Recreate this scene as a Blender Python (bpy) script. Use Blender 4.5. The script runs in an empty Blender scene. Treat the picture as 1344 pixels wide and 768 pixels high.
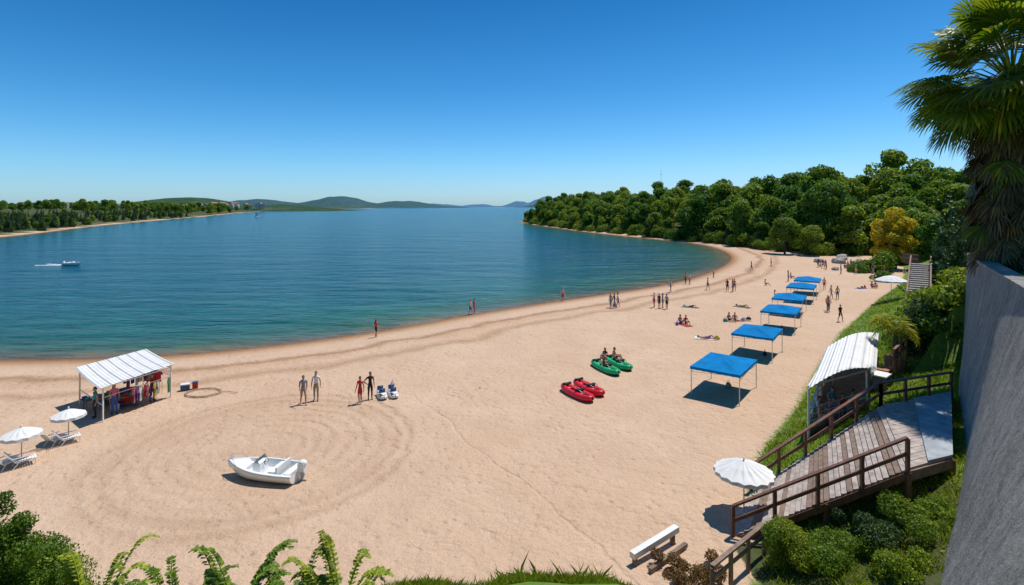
import bpy, math, random
import numpy as np
from mathutils import Vector, Matrix, noise as mnoise
random.seed(7); np.random.seed(7)
scn=bpy.context.scene
COL=scn.collection
# ------------------------------------------------------------------ materials
def newmat(name):
    m=bpy.data.materials.new(name); m.use_nodes=True
    nt=m.node_tree; b=nt.nodes['Principled BSDF']; return m,nt,b
def nd(nt,t,**kw):
    n=nt.nodes.new(t)
    for k,v in kw.items(): setattr(n,k,v)
    return n
def lk(nt,a,b): nt.links.new(a,b)
def pos(nt): return nd(nt,'ShaderNodeNewGeometry').outputs['Position']
def noise(nt,vec,scale,detail=4,rough=.55,sx=(1,1,1)):
    mp=nd(nt,'ShaderNodeMapping'); mp.inputs['Scale'].default_value=sx; lk(nt,vec,mp.inputs['Vector'])
    n=nd(nt,'ShaderNodeTexNoise'); n.inputs['Scale'].default_value=scale; n.inputs['Detail'].default_value=detail
    n.inputs['Roughness'].default_value=rough; lk(nt,mp.outputs[0],n.inputs['Vector']); return n.outputs['Fac']
def ramp(nt,fac,stops,interp='LINEAR'):
    r=nd(nt,'ShaderNodeValToRGB'); cr=r.color_ramp; cr.interpolation=interp
    while len(cr.elements)<len(stops): cr.elements.new(0.5)
    for e,(p,c) in zip(cr.elements,stops): e.position=p
    for e,(p,c) in zip(cr.elements,stops): e.color=(*c,1) if len(c)==3 else c
    lk(nt,fac,r.inputs[0]); return r.outputs[0]
def mixc(nt,f,a,b,mode='MIX'):
    m=nd(nt,'ShaderNodeMix',data_type='RGBA',blend_type=mode)
    for s,v in ((m.inputs[0],f),(m.inputs[6],a),(m.inputs[7],b)):
        if isinstance(v,(int,float)): s.default_value=v
        elif isinstance(v,tuple): s.default_value=(*v,1)
        else: lk(nt,v,s)
    return m.outputs[2]
def mth(nt,op,a,b=None,c=None,clamp=False):
    m=nd(nt,'ShaderNodeMath',operation=op,use_clamp=clamp)
    for i,v in enumerate((a,b,c)):
        if v is None: continue
        if isinstance(v,(int,float)): m.inputs[i].default_value=v
        else: lk(nt,v,m.inputs[i])
    return m.outputs[0]
def attr(nt,name): 
    a=nd(nt,'ShaderNodeAttribute'); a.attribute_name=name; return a.outputs['Fac']
def bump(nt,h,b,strength=.5,dist=.05):
    n=nd(nt,'ShaderNodeBump'); n.inputs['Strength'].default_value=strength; n.inputs['Distance'].default_value=dist
    lk(nt,h,n.inputs['Height']); lk(nt,n.outputs[0],b.inputs['Normal'])
def simple(name,c,rough=.6,var=.15,scale=3,bs=0,metal=0,bd=.01,spec=.5):
    m,nt,b=newmat(name); p=pos(nt); n=noise(nt,p,scale,5)
    lo=tuple(x*(1-var) for x in c); hi=tuple(min(1,x*(1+var)) for x in c)
    lk(nt,ramp(nt,n,[(.3,lo),(.7,hi)]),b.inputs['Base Color'])
    b.inputs['Roughness'].default_value=rough; b.inputs['Metallic'].default_value=metal; b.inputs['Specular IOR Level'].default_value=spec
    if bs: bump(nt,noise(nt,p,scale*6,4),b,bs,bd)
    return m
def leafmat(name,c1,c2,c3,trans=.25,nscale=.25,rough=.55):
    m,nt,b=newmat(name)
    g=nd(nt,'ShaderNodeNewGeometry'); oi=nd(nt,'ShaderNodeObjectInfo')
    r=ramp(nt,g.outputs['Random Per Island'],[(0,c1),(.55,c2),(1,c3)])
    n=noise(nt,g.outputs['Position'],nscale,3)
    f=mth(nt,'MULTIPLY_ADD',n,1.0,.5); f2=mth(nt,'MULTIPLY_ADD',oi.outputs['Random'],.65,.7)
    f=mth(nt,'MULTIPLY',f,f2)
    h=nd(nt,'ShaderNodeHueSaturation'); lk(nt,r,h.inputs['Color']); lk(nt,f,h.inputs['Value'])
    lk(nt,mth(nt,'MULTIPLY_ADD',oi.outputs['Random'],-.06,.52),h.inputs['Hue'])
    lk(nt,h.outputs[0],b.inputs['Base Color']); b.inputs['Roughness'].default_value=rough
    b.inputs['Specular IOR Level'].default_value=.25
    t=nd(nt,'ShaderNodeBsdfTranslucent'); 
    tc=mixc(nt,1.0,h.outputs[0],(1.5,1.35,.5),'MULTIPLY'); lk(nt,tc,t.inputs[0])
    mx=nd(nt,'ShaderNodeMixShader'); mx.inputs[0].default_value=trans
    lk(nt,b.outputs[0],mx.inputs[1]); lk(nt,t.outputs[0],mx.inputs[2])
    lk(nt,mx.outputs[0],nt.nodes['Material Output'].inputs['Surface']); return m
M={}
M['leaf']=leafmat('tree_leaves',(.06,.14,.016),(.115,.225,.026),(.19,.31,.04),.4)
M['leaf_dark']=leafmat('conifer_leaves',(.018,.05,.016),(.035,.09,.024),(.07,.14,.033),.15)
M['leaf_yel']=leafmat('yellow_leaves',(.22,.25,.015),(.36,.38,.02),(.45,.44,.03),.38)
M['shrub']=leafmat('shrub_leaves',(.08,.15,.012),(.15,.24,.02),(.28,.36,.035),.38,.8)
M['shrub_red']=leafmat('red_shrub_leaves',(.12,.06,.03),(.14,.13,.03),(.25,.14,.06),.3,.8)
M['palm']=leafmat('palm_leaves',(.08,.14,.012),(.16,.24,.02),(.38,.38,.03),.42,.5,.4)
M['palm_dead']=leafmat('palm_dead_leaves',(.06,.04,.02),(.14,.10,.04),(.22,.17,.06),.15,.5)
M['grass']=leafmat('grass_blades',(.08,.15,.012),(.14,.25,.02),(.27,.35,.05),.38,.6)
M['bark']=simple('bark',(.10,.07,.045),.9,.4,5,.6)
M['wood']=simple('weathered_wood',(.20,.135,.095),.75,.35,4,.3)
M['plank']=simple('grey_planks',(.36,.30,.26),.8,.35,3,.3)
M['brownwood']=simple('brown_rail_wood',(.16,.07,.04),.6,.35,5,.2)
M['white']=simple('white_paint',(.78,.78,.76),.35,.05)
M['gelcoat']=simple('white_gelcoat',(.80,.81,.80),.18,.04)
M['cream']=simple('white_canvas',(.70,.69,.66),.8,.08,2)
M['grey']=simple('grey_canvas',(.42,.44,.46),.8,.1,2)
M['slab']=simple('weathered_slab',(.30,.33,.35),.85,.3,2,.3)
M['blue']=simple('blue_canvas',(.003,.17,.42),.85,.2,1.2,0,0,.01,.08)
M['blue2']=simple('blue_canvas_valance',(.003,.22,.52),.85,.1,1.5,0,0,.01,.08)
M['red']=simple('red_rubber',(.62,.012,.02),.4,.1)
M['green']=simple('green_rubber',(.01,.38,.13),.4,.15)
M['black']=simple('black_rubber',(.02,.02,.022),.5,.2)
M['navy']=simple('navy_plastic',(.02,.06,.16),.4,.2)
M['metal']=simple('galvanised_metal',(.55,.56,.57),.4,.1,3,0,.6)
M['rope']=simple('rope',(.35,.25,.15),.9,.2)
M['terracotta']=simple('terracotta',(.36,.16,.09),.8,.15)
M['rock']=simple('rock',(.33,.30,.27),.9,.3,4,.6)
M['roof']=simple('roof_tiles',(.30,.17,.11),.8,.2)
M['wallw']=simple('plaster',(.50,.49,.45),.8,.1)
M['glass']=simple('dark_glass',(.03,.04,.05),.1,.1)
CL={}
for k,c in dict(c_red=(.5,.03,.03),c_blue=(.04,.10,.35),c_white=(.7,.7,.68),c_black=(.02,.02,.025),c_pink=(.6,.15,.25),
    c_yel=(.6,.45,.05),c_teal=(.03,.3,.3),c_grey=(.25,.26,.28),c_khaki=(.35,.28,.18),c_purple=(.2,.05,.3),c_green=(.08,.25,.08)).items():
    CL[k]=simple('cloth_'+k[2:],c,.85,.15,6)
SK=[simple('skin_light',(.60,.35,.24),.55,.06,8),simple('skin_tan',(.44,.23,.14),.55,.06,8)]
HR=[simple('hair_dark',(.025,.016,.012),.6,.3,30),simple('hair_brown',(.12,.06,.03),.6,.3,30),simple('hair_blond',(.35,.22,.1),.6,.3,30)]
EYE=simple('eye_dark',(.02,.02,.02),.2,.1); LIP=simple('lips',(.35,.10,.09),.5,.1)
# concrete wall
m,nt,b=newmat('concrete_wall'); p=pos(nt)
n1=noise(nt,p,.45,7,.65); n2=noise(nt,p,1.6,7,.7,(1,1,.12)); n3=noise(nt,p,14,5,.7); n4=noise(nt,p,4,6,.75)
c=ramp(nt,n1,[(.3,(.20,.195,.185)),(.7,(.36,.34,.31))])
c=mixc(nt,ramp(nt,n2,[(.42,(0,0,0)),(.68,(.9,.9,.9))]),c,(.125,.12,.11))
c=mixc(nt,ramp(nt,n4,[(.45,(0,0,0)),(.70,(.55,.55,.55))]),c,(.46,.42,.36))
c=mixc(nt,ramp(nt,n3,[(.52,(0,0,0)),(.75,(.6,.6,.6))]),c,(.48,.44,.39))
ns=noise(nt,p,.8,5,.7); spots=ramp(nt,ns,[(.66,(0,0,0)),(.675,(.85,.85,.85))]); c=mixc(nt,spots,c,(.50,.49,.46))
lk(nt,c,b.inputs['Base Color']); b.inputs['Roughness'].default_value=.9; b.inputs['Specular IOR Level'].default_value=.25
hh=mth(nt,'ADD',mth(nt,'MULTIPLY',n3,.6),mth(nt,'MULTIPLY',noise(nt,p,3,6,.7),1.6)); bump(nt,hh,b,.9,.09)
M['concrete']=m
# ground
m,nt,b=newmat('ground_sand_grass'); p=pos(nt)
sd=attr(nt,'sd'); gr=attr(nt,'grass'); fo=attr(nt,'forest')
nl=noise(nt,p,.12,4); nm=noise(nt,p,.9,5,.6); nf=noise(nt,p,5,5,.65); 
sdn=mth(nt,'ADD',sd,mth(nt,'MULTIPLY_ADD',nl,5.0,-2.5)); sdn=mth(nt,'ADD',sdn,mth(nt,'MULTIPLY_ADD',nm,.9,-.45))
wet=ramp(nt,mth(nt,'DIVIDE',mth(nt,'ADD',sd,mth(nt,'MULTIPLY_ADD',nm,.9,-.45)),4.0,clamp=True),
   [(0,(.19,.085,.03)),(.30,(.30,.15,.065)),(.52,(.42,.26,.145)),(.85,(.52,.365,.245))])
berm_shade=ramp(nt,mth(nt,'DIVIDE',sdn,16.0,clamp=True),
   [(0,(1,1,1)),(.33,(1,1,1)),(.39,(.60,.52,.44)),(.44,(.93,.88,.83)),(.52,(1.0,1.0,1.0)),(.60,(.75,.69,.62)),(.66,(1,1,1)),(1,(1,1,1))])  # shade lines along the berm, painted as darker bands in the sand colour
sand=mixc(nt,nm,(.585,.412,.283),(.51,.35,.235))
sand=mixc(nt,ramp(nt,noise(nt,p,.3,5,.65),[(.4,(0,0,0)),(.7,(.6,.6,.6))]),sand,(.63,.46,.325))
sand=mixc(nt,ramp(nt,noise(nt,p,.07,4,.6),[(.4,(0,0,0)),(.65,(.5,.5,.5))]),sand,(.53,.345,.22))
wf=mth(nt,'DIVIDE',sd,4.0,clamp=True)
sand=mixc(nt,wf,wet,sand); sand=mixc(nt,1.0,sand,berm_shade,'MULTIPLY')
spk=ramp(nt,noise(nt,p,16,3,.7),[(.30,(.62,.58,.54)),(.46,(1,1,1)),(.7,(1.05,1.05,1.05))]); sand=mixc(nt,.8,sand,spk,'MULTIPLY')
vd=nd(nt,'ShaderNodeVectorMath',operation='DISTANCE'); lk(nt,p,vd.inputs[0]); vd.inputs[1].default_value=(-12.4,26.4,0)
dist=mth(nt,'ADD',vd.outputs['Value'],mth(nt,'MULTIPLY',nm,.9))
ringc=ramp(nt,mth(nt,'DIVIDE',dist,12.0,clamp=True),[(0,(.94,.92,.90)),(.50,(.94,.92,.90)),(.58,(.84,.80,.76)),(.61,(.97,.96,.95)),(.645,(.83,.79,.75)),(.68,(1,1,1))])
sand=mixc(nt,mth(nt,'MULTIPLY_ADD',nl,1.3,.1,True),sand,mixc(nt,1.0,sand,ringc,'MULTIPLY'))
grc=mixc(nt,nf,(.07,.15,.014),(.15,.25,.03)); grc=mixc(nt,ramp(nt,nm,[(.45,(0,0,0)),(.7,(.7,.7,.7))]),grc,(.18,.18,.07))
gm=ramp(nt,mth(nt,'ADD',gr,mth(nt,'MULTIPLY_ADD',nf,.8,-.4)),[(.42,(0,0,0)),(.58,(1,1,1))])
fm=ramp(nt,mth(nt,'ADD',fo,mth(nt,'MULTIPLY_ADD',nm,.5,-.25)),[(.4,(0,0,0)),(.6,(1,1,1))])
foc=mixc(nt,nm,(.035,.06,.015),(.10,.10,.04))
c=mixc(nt,gm,sand,grc); c=mixc(nt,fm,c,foc)
lk(nt,c,b.inputs['Base Color']); b.inputs['Roughness'].default_value=.95; b.inputs['Specular IOR Level'].default_value=.15
v=nd(nt,'ShaderNodeTexVoronoi',feature='SMOOTH_F1'); v.inputs['Scale'].default_value=2.2; v.inputs['Randomness'].default_value=1
lk(nt,p,v.inputs['Vector'])
fp=ramp(nt,v.outputs['Distance'],[(0,(0,0,0)),(.28,(.8,.8,.8)),(.5,(1,1,1))])
ring=mth(nt,'SINE',mth(nt,'MULTIPLY',dist,8.0))
rm=ramp(nt,mth(nt,'DIVIDE',dist,12.0,clamp=True),[(.1,(0,0,0)),(.2,(1,1,1)),(.64,(1,1,1)),(.7,(0,0,0))])
sx_=nd(nt,'ShaderNodeSeparateXYZ'); lk(nt,p,sx_.inputs[0])
ln=mth(nt,'ADD',mth(nt,'MULTIPLY_ADD',sx_.outputs[0],1.0,4.6),mth(nt,'MULTIPLY',mth(nt,'SUBTRACT',sx_.outputs[1],33),.60)); ln=mth(nt,'ADD',ln,mth(nt,'MULTIPLY',noise(nt,p,.25,3),2.0))
trk=ramp(nt,mth(nt,'ABSOLUTE',ln),[(0,(1,1,1)),(.06,(.8,.8,.8)),(.14,(0,0,0))])
trk=mth(nt,'MULTIPLY',trk,mth(nt,'SUBTRACT',34.0,sx_.outputs[1],None,True))
patch=ramp(nt,noise(nt,p,.2,4,.6),[(.35,(.35,.35,.35)),(.65,(1.3,1.3,1.3))])
hh=mth(nt,'ADD',mth(nt,'MULTIPLY',mth(nt,'MULTIPLY',fp,1.1),patch),mth(nt,'MULTIPLY',nf,1.1)); hh=mth(nt,'ADD',hh,mth(nt,'MULTIPLY',nm,1.8))
hh=mth(nt,'ADD',hh,mth(nt,'MULTIPLY',mth(nt,'MULTIPLY',ring,rm),.26)); hh=mth(nt,'SUBTRACT',hh,mth(nt,'MULTIPLY',trk,.5))
bump(nt,hh,b,.85,.10)
M['ground']=m
# water
m,nt,b=newmat('lake_water'); p=pos(nt); sd=attr(nt,'sd')
dd=mth(nt,'DIVIDE',mth(nt,'MULTIPLY',mth(nt,'ADD',sd,mth(nt,'MULTIPLY_ADD',noise(nt,p,.15,4),3,-1.5)),-1),40.0,clamp=True)
c=ramp(nt,dd,[(0,(.20,.115,.04)),(.035,(.13,.11,.04)),(.08,(.045,.10,.04)),(.2,(.010,.105,.072)),(.45,(.003,.095,.105)),(1,(.001,.080,.115))])
nl=noise(nt,p,.02,5,.6,(1,2.5,1)); c=mixc(nt,ramp(nt,nl,[(.4,(0,0,0)),(.65,(.5,.5,.5))]),c,(.001,.060,.095))
wv=noise(nt,p,.8,5,.65,(.45,1.5,1)); c=mixc(nt,1.0,c,ramp(nt,wv,[(.35,(.58,.62,.66)),(.65,(1.3,1.25,1.2))]),'MULTIPLY')
lk(nt,c,b.inputs['Base Color']); b.inputs['Roughness'].default_value=.16; b.inputs['IOR'].default_value=1.33; b.inputs['Specular IOR Level'].default_value=.36
w=mth(nt,'ADD',noise(nt,p,1.1,4,.6,(.55,1.3,1)),mth(nt,'MULTIPLY',noise(nt,p,.22,3,.6,(.5,1.4,1)),2.2))
w=mth(nt,'ADD',w,mth(nt,'MULTIPLY',noise(nt,p,.06,3,.6,(.5,1.4,1)),4.0))
bump(nt,w,b,.85,.6)
M['water']=m
def hillmat(name,a,bb,town=0):
    m,nt,b=newmat(name); p=pos(nt)
    c=ramp(nt,noise(nt,p,.03,6,.7),[(.35,a),(.65,bb)])
    if town: c=mixc(nt,ramp(nt,noise(nt,p,.012,3),[(.6,(0,0,0)),(.72,(.45,.45,.45))]),c,town)
    lk(nt,c,b.inputs['Base Color']); b.inputs['Roughness'].default_value=1; b.inputs['Specular IOR Level'].default_value=0
    bump(nt,noise(nt,p,.06,5,.7),b,1,6); return m
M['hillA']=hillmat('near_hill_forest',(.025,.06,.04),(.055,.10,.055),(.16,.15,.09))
M['hillB']=hillmat('far_hill_hazed_forest',(.04,.09,.11),(.06,.125,.135))  # aerial haze baked into the forest colour as a bluer tone
M['hillC']=hillmat('farther_hill_hazed_forest',(.06,.15,.25),(.09,.19,.28))  # farthest ridges: stronger blue haze painted into the base colour
# ------------------------------------------------------------------ mesh builder
class MB:
    def __init__(s): s.v=[];s.f=[];s.m=[];s.mats=[]
    def mi(s,mat):
        if mat not in s.mats: s.mats.append(mat)
        return s.mats.index(mat)
    def poly(s,pts,mat):
        i=len(s.v); s.v+= [tuple(p) for p in pts]; s.f.append(tuple(range(i,i+len(pts)))); s.m.append(s.mi(mat))
    def mesh(s,vs,fs,mat):
        i=len(s.v); s.v+=[tuple(p) for p in vs]; k=s.mi(mat)
        for f in fs: s.f.append(tuple(i+j for j in f)); s.m.append(k)
    def box(s,c,sz,mat,rot=None,bev=0):
        x,y,z=[a/2 for a in sz]; R=rot if rot else Matrix.Identity(3)
        if isinstance(R,(int,float)): R=Matrix.Rotation(R,3,'Z')
        vs=[Vector(c)+R@Vector((a*x,b_*y,d*z)) for a in(-1,1) for b_ in(-1,1) for d in(-1,1)]
        s.mesh(vs,[(0,1,3,2),(4,6,7,5),(0,4,5,1),(2,3,7,6),(0,2,6,4),(1,5,7,3)],mat)
    def tube(s,pts,rs,mat,n=8,cap=True):
        pts=[Vector(p) for p in pts]
        if isinstance(rs,(int,float)): rs=[rs]*len(pts)
        vs=[];fs=[]
        for i,p in enumerate(pts):
            d=(pts[min(i+1,len(pts)-1)]-pts[max(i-1,0)]).normalized()
            u=d.cross(Vector((0,0,1)));
            if u.length<.1: u=d.cross(Vector((0,1,0)))
            u.normalize(); w=d.cross(u)
            for k in range(n):
                a=2*math.pi*k/n; vs.append(p+(u*math.cos(a)+w*math.sin(a))*rs[i])
        for i in range(len(pts)-1):
            for k in range(n): fs.append((i*n+k,i*n+(k+1)%n,(i+1)*n+(k+1)%n,(i+1)*n+k))
        if cap: fs.append(tuple(range(n))[::-1]); fs.append(tuple((len(pts)-1)*n+k for k in range(n)))
        s.mesh(vs,fs,mat)
    def beam(s,a,b,w,h,mat):
        a=Vector(a);b=Vector(b);d=b-a;L=d.length;x=d.normalized();y=Vector((0,0,1)).cross(x)
        if y.length<.05:y=Vector((0,1,0))
        y.normalize();z=x.cross(y); R=Matrix((x,y,z)).transposed(); s.box((a+b)/2,(L,w,h),mat,R)
    def ell(s,c,r,mat,nu=12,nv=8,R=None,fn=None):
        vs=[];fs=[]
        for j in range(nv+1):
            t=math.pi*j/nv
            for k in range(nu):
                a=2*math.pi*k/nu; q=Vector((math.sin(t)*math.cos(a),math.sin(t)*math.sin(a),math.cos(t)))
                if fn:q=fn(q)
                q=Vector((q.x*r[0],q.y*r[1],q.z*r[2]))
                if R:q=R@q
                vs.append(Vector(c)+q)
        for j in range(nv):
            for k in range(nu): fs.append((j*nu+k,(j+1)*nu+k,(j+1)*nu+(k+1)%nu,j*nu+(k+1)%nu))
        s.mesh(vs,fs,mat)
    def data(s,name,smooth=False):
        me=bpy.data.meshes.new(name); me.from_pydata(s.v,[],s.f)
        for mt in s.mats: me.materials.append(mt)
        me.polygons.foreach_set('material_index',s.m)
        if smooth: me.polygons.foreach_set('use_smooth',[True]*len(s.f))
        me.update(); return me
    def obj(s,name,loc=(0,0,0),rz=0,smooth=False,sc=1,parent=None):
        return place(name,s.data(name,smooth),loc,rz,sc,parent)
def place(name,me,loc=(0,0,0),rz=0,sc=1,parent=None):
    o=bpy.data.objects.new(name,me); COL.objects.link(o); o.location=loc; o.rotation_euler=(0,0,rz)
    o.scale=(sc,sc,sc) if isinstance(sc,(int,float)) else sc
    if parent:o.parent=parent
    return o
def npquads(V,mat,name):
    n=len(V); me=bpy.data.meshes.new(name); me.vertices.add(n*4); me.vertices.foreach_set('co',V.reshape(-1).astype(np.float32))
    me.loops.add(n*4); me.loops.foreach_set('vertex_index',np.arange(n*4,dtype=np.int32)); me.polygons.add(n)
    me.polygons.foreach_set('loop_start',np.arange(0,n*4,4,dtype=np.int32)); me.polygons.foreach_set('loop_total',np.full(n,4,dtype=np.int32))
    me.materials.append(mat); me.update(calc_edges=True); return me
# ------------------------------------------------------------------ terrain
def chaikin(P,it):
    P=np.array(P,float)
    for _ in range(it):
        Q=np.roll(P,-1,0); P=np.stack([.75*P+.25*Q,.25*P+.75*Q],1).reshape(-1,2)
    return P
LAKE=chaikin([(-2000,38),(-120,46),(-61,44),(-50,43),(-40.7,42.6),(-29.4,43.5),(-21.5,46.7),(-12.9,52.5),(-4.5,60.9),(6.8,70),(20.3,80),
 (28.8,88.4),(39.2,102.4),(49.4,120),(56,138),(60,160),(59,180),(52,196),(32,254),(14,340),(4,395),(12,425),(40,480),(150,700),(600,1500),(2500,4500),
 (1500,9000),(-100,9000),(-500,4000),(-700,2000),(-513,1050),(-344,600),(-260,336),(-190,198),(-200,150),(-400,115),(-2000,100)],2)
GR=np.array([(6.5,15.5),(8.6,18.2),(10.0,22.7),(12.3,26.3),(16.4,31.1),(23,40),(30.2,49.4),(45.9,67.2),(58,80),(74,100),(84,118),(400,110),(400,-50),(6.5,-50)],float)
FOR=np.array([(10,398),(14,365),(38,254),(58,197),(67,165),(70,142),(76,131),(92,128),(110,118),(170,108),(500,150),(700,900),(200,700),(50,478),(20,425)],float)
PLAT=np.array([(28,31.5),(24.4,26.0),(19.4,19.0),(15.4,13.2),(12,8.5),(12,-50),(120,-50),(120,31.5)],float)
def sdist(X,Y,P):
    d=np.full(X.shape,1e18); ins=np.zeros(X.shape,bool); n=len(P)
    for i in range(n):
        ax,ay=P[i]; bx,by=P[(i+1)%n]; dx,dy=bx-ax,by-ay; L=dx*dx+dy*dy+1e-12
        t=np.clip(((X-ax)*dx+(Y-ay)*dy)/L,0,1); d=np.minimum(d,(X-ax-t*dx)**2+(Y-ay-t*dy)**2)
        if ay!=by:
            c=((ay>Y)!=(by>Y))&(X<dx*(Y-ay)/(by-ay)+ax); ins^=c
    d=np.sqrt(d); return np.where(ins,d,-d)
def sm(a,b,x):
    t=np.clip((x-a)/(b-a),0,1); return t*t*(3-2*t)
WZ=-.35
def terrain(X,Y):
    X=np.asarray(X,float);Y=np.asarray(Y,float)
    sd=-sdist(X,Y,LAKE)
    z=np.where(sd>0,WZ+.35*sm(0,7,sd)+.02*np.minimum(sd,1),np.maximum(WZ+.12*sd,-5))
    z=z+.04*np.sin(X*.7+.4*Y)*np.sin(Y*.55-.3*X)*sm(2,8,sd)
    dg=sdist(X,Y,GR); dpos=np.maximum(dg,0)
    zg=np.where(dpos<9,.36*dpos,3.24+.12*(dpos-9)); zg=np.minimum(zg,8.5); 
    zg=zg*(1-.55*sm(60,110,Y))
    z=z+zg
    df=sdist(X,Y,FOR); z=z+np.minimum(np.maximum(df+1,0)*.30,9.5)*sm(1.5,6,sd)
    left=(X<-150)&(Y>110)&(sd>0); z=np.where(left,z+np.minimum(.03*sd,6),z)
    dp=sdist(X,Y,PLAT); z=np.where((dp>0),8.85,z); z=np.where((dp<=0)&(Y>31.4),np.maximum(z,8.85+1.9*dp),z)
    hb=12-.711*Y-1.15+.1*np.sin(X*1.3)+.06*np.sin(X*2.9+1)
    hb=hb+1.12*np.exp(-((X-.0)/3.9)**6)*sm(18,14,Y)*sm(8,11,Y)+.3*np.exp(-((X+11)/3.)**2)
    hb=np.minimum(hb,9.6); hb=np.where(X>7.5,hb-2*(X-7.5),hb)
    bank=np.where((Y<19)&(dp<0),hb-z,-5); z=np.where(bank>0,hb,z)
    grass=np.maximum(.5+dg*.5,.5+bank*.9); 
    grass=np.clip(grass,0,1)
    forest=np.clip(.5+df*.25,0,1); forest=np.where((sd>6)&(X<-150)&(Y>110),1,forest)
    forest=np.where((X>8)&(X<15.6)&(Y<19.2)&(Y>12.5),np.clip((Y<18.8)*.9,0,1),forest)
    return z,sd,grass,forest
def H(x,y): return float(terrain(np.array([x]),np.array([y]))[0][0])
def axis(a,b,step,lo,hi,g=1.045):
    c=list(np.arange(a,b,step)); s=step; x=a; L=[]
    while x>lo: s*=g; x-=s; L.append(x)
    s=step; x=c[-1]; R=[]
    while x<hi: s*=g; x+=s; R.append(x)
    return np.array(L[::-1]+c+R)
ax=axis(-55,70,.45,-9000,9000); ay=axis(6,115,.45,-80,9500)
GX,GY=np.meshgrid(ax,ay); Z,SD,GRS,FO=terrain(GX,GY)
def gridobj(name,Z,mat,attrs):
    ny,nx=GX.shape; V=np.stack([GX,GY,Z],-1).reshape(-1,3).astype(np.float32)
    i=np.arange(ny*nx).reshape(ny,nx); F=np.stack([i[:-1,:-1],i[:-1,1:],i[1:,1:],i[1:,:-1]],-1).reshape(-1,4).astype(np.int32)
    me=bpy.data.meshes.new(name); me.vertices.add(len(V)); me.vertices.foreach_set('co',V.reshape(-1)); me.loops.add(F.size)
    me.loops.foreach_set('vertex_index',F.reshape(-1)); me.polygons.add(len(F)); me.polygons.foreach_set('loop_start',np.arange(0,F.size,4,dtype=np.int32))
    me.polygons.foreach_set('loop_total',np.full(len(F),4,dtype=np.int32)); me.polygons.foreach_set('use_smooth',np.ones(len(F),bool))
    me.materials.append(mat); me.update(calc_edges=True)
    for k,a in attrs.items():
        at=me.attributes.new(k,'FLOAT','POINT'); at.data.foreach_set('value',a.reshape(-1).astype(np.float32))
    return place(name,me)
gridobj('ground',Z,M['ground'],dict(sd=SD,grass=GRS,forest=FO))
gridobj('water',np.full(Z.shape,WZ),M['water'],dict(sd=SD))
# ------------------------------------------------------------------ distant hills
def ridge(name,x0,x1,y,peaks,width,mat,n=160,amp=.12):
    vs=[];fs=[];m_=10
    for i in range(n+1):
        x=x0+(x1-x0)*i/n; h=0
        for (px,ph,pw) in peaks: h=max(h,ph*math.exp(-((x-px)/pw)**2))
        e=min(1,6*min(i,n-i)/n); h*=e; h*=1+amp*mnoise.noise(Vector((x*12/(x1-x0),y,0)))*2
        h+=abs(mnoise.noise(Vector((x*90/(x1-x0),3,0))))*amp*12*e
        for j in range(m_+1):
            t=j/m_; vs.append((x,y+(t-.5)*width+30*mnoise.noise(Vector((x*.01,t,0))),h*math.sin(math.pi*t)**.8*(1+.1*mnoise.noise(Vector((x*.02,t*4,5))))-1))
    for i in range(n):
        for j in range(m_): a=i*(m_+1)+j; fs.append((a,a+m_+1,a+m_+2,a+1))
    b=MB(); b.mesh(vs,fs,mat); return b.obj(name,smooth=True)
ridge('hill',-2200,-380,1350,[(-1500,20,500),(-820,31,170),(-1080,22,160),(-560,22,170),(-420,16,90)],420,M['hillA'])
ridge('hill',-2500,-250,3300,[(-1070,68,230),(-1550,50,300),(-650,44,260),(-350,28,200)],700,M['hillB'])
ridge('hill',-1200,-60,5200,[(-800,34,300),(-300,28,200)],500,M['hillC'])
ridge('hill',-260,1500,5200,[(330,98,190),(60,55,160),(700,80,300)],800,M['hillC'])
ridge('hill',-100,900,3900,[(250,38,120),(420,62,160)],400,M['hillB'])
# ------------------------------------------------------------------ trees
def orient_quads(C,Nrm,S,asp=.7):
    n=len(C); r=np.random.normal(size=(n,3)); u=np.cross(Nrm,r); u/=np.linalg.norm(u,axis=1,keepdims=True)+1e-9
    w=np.cross(Nrm,u); w/=np.linalg.norm(w,axis=1,keepdims=True)+1e-9
    S=S[:,None]; a=u*S; b_=w*S*asp
    return np.stack([C-a,C-b_*.9,C+a,C+b_*.9],1)
def leaf_lobes(lobes,n,size,jit=.6,shell=.75):
    Cs=[];Ns=[]; tot=sum(l[3]**2 for l in lobes)
    for (x,y,z,r) in lobes:
        k=max(20,int(n*r*r/tot)); d=np.random.normal(size=(k,3)); d/=np.linalg.norm(d,axis=1,keepdims=True)
        rad=r*(shell+(1.08-shell)*np.random.rand(k)**.6)*(1+.15*np.sin(d[:,0]*6+x)*np.sin(d[:,1]*7+y))
        Cs.append(np.array([x,y,z])+d*rad[:,None]*np.array([1,1,.85])); nn=d+jit*np.random.normal(size=(k,3)); Ns.append(nn/np.linalg.norm(nn,axis=1,keepdims=True))
    C=np.concatenate(Cs);N_=np.concatenate(Ns); S=size*(.6+.8*np.random.rand(len(C))); return orient_quads(C,N_,S)
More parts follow.
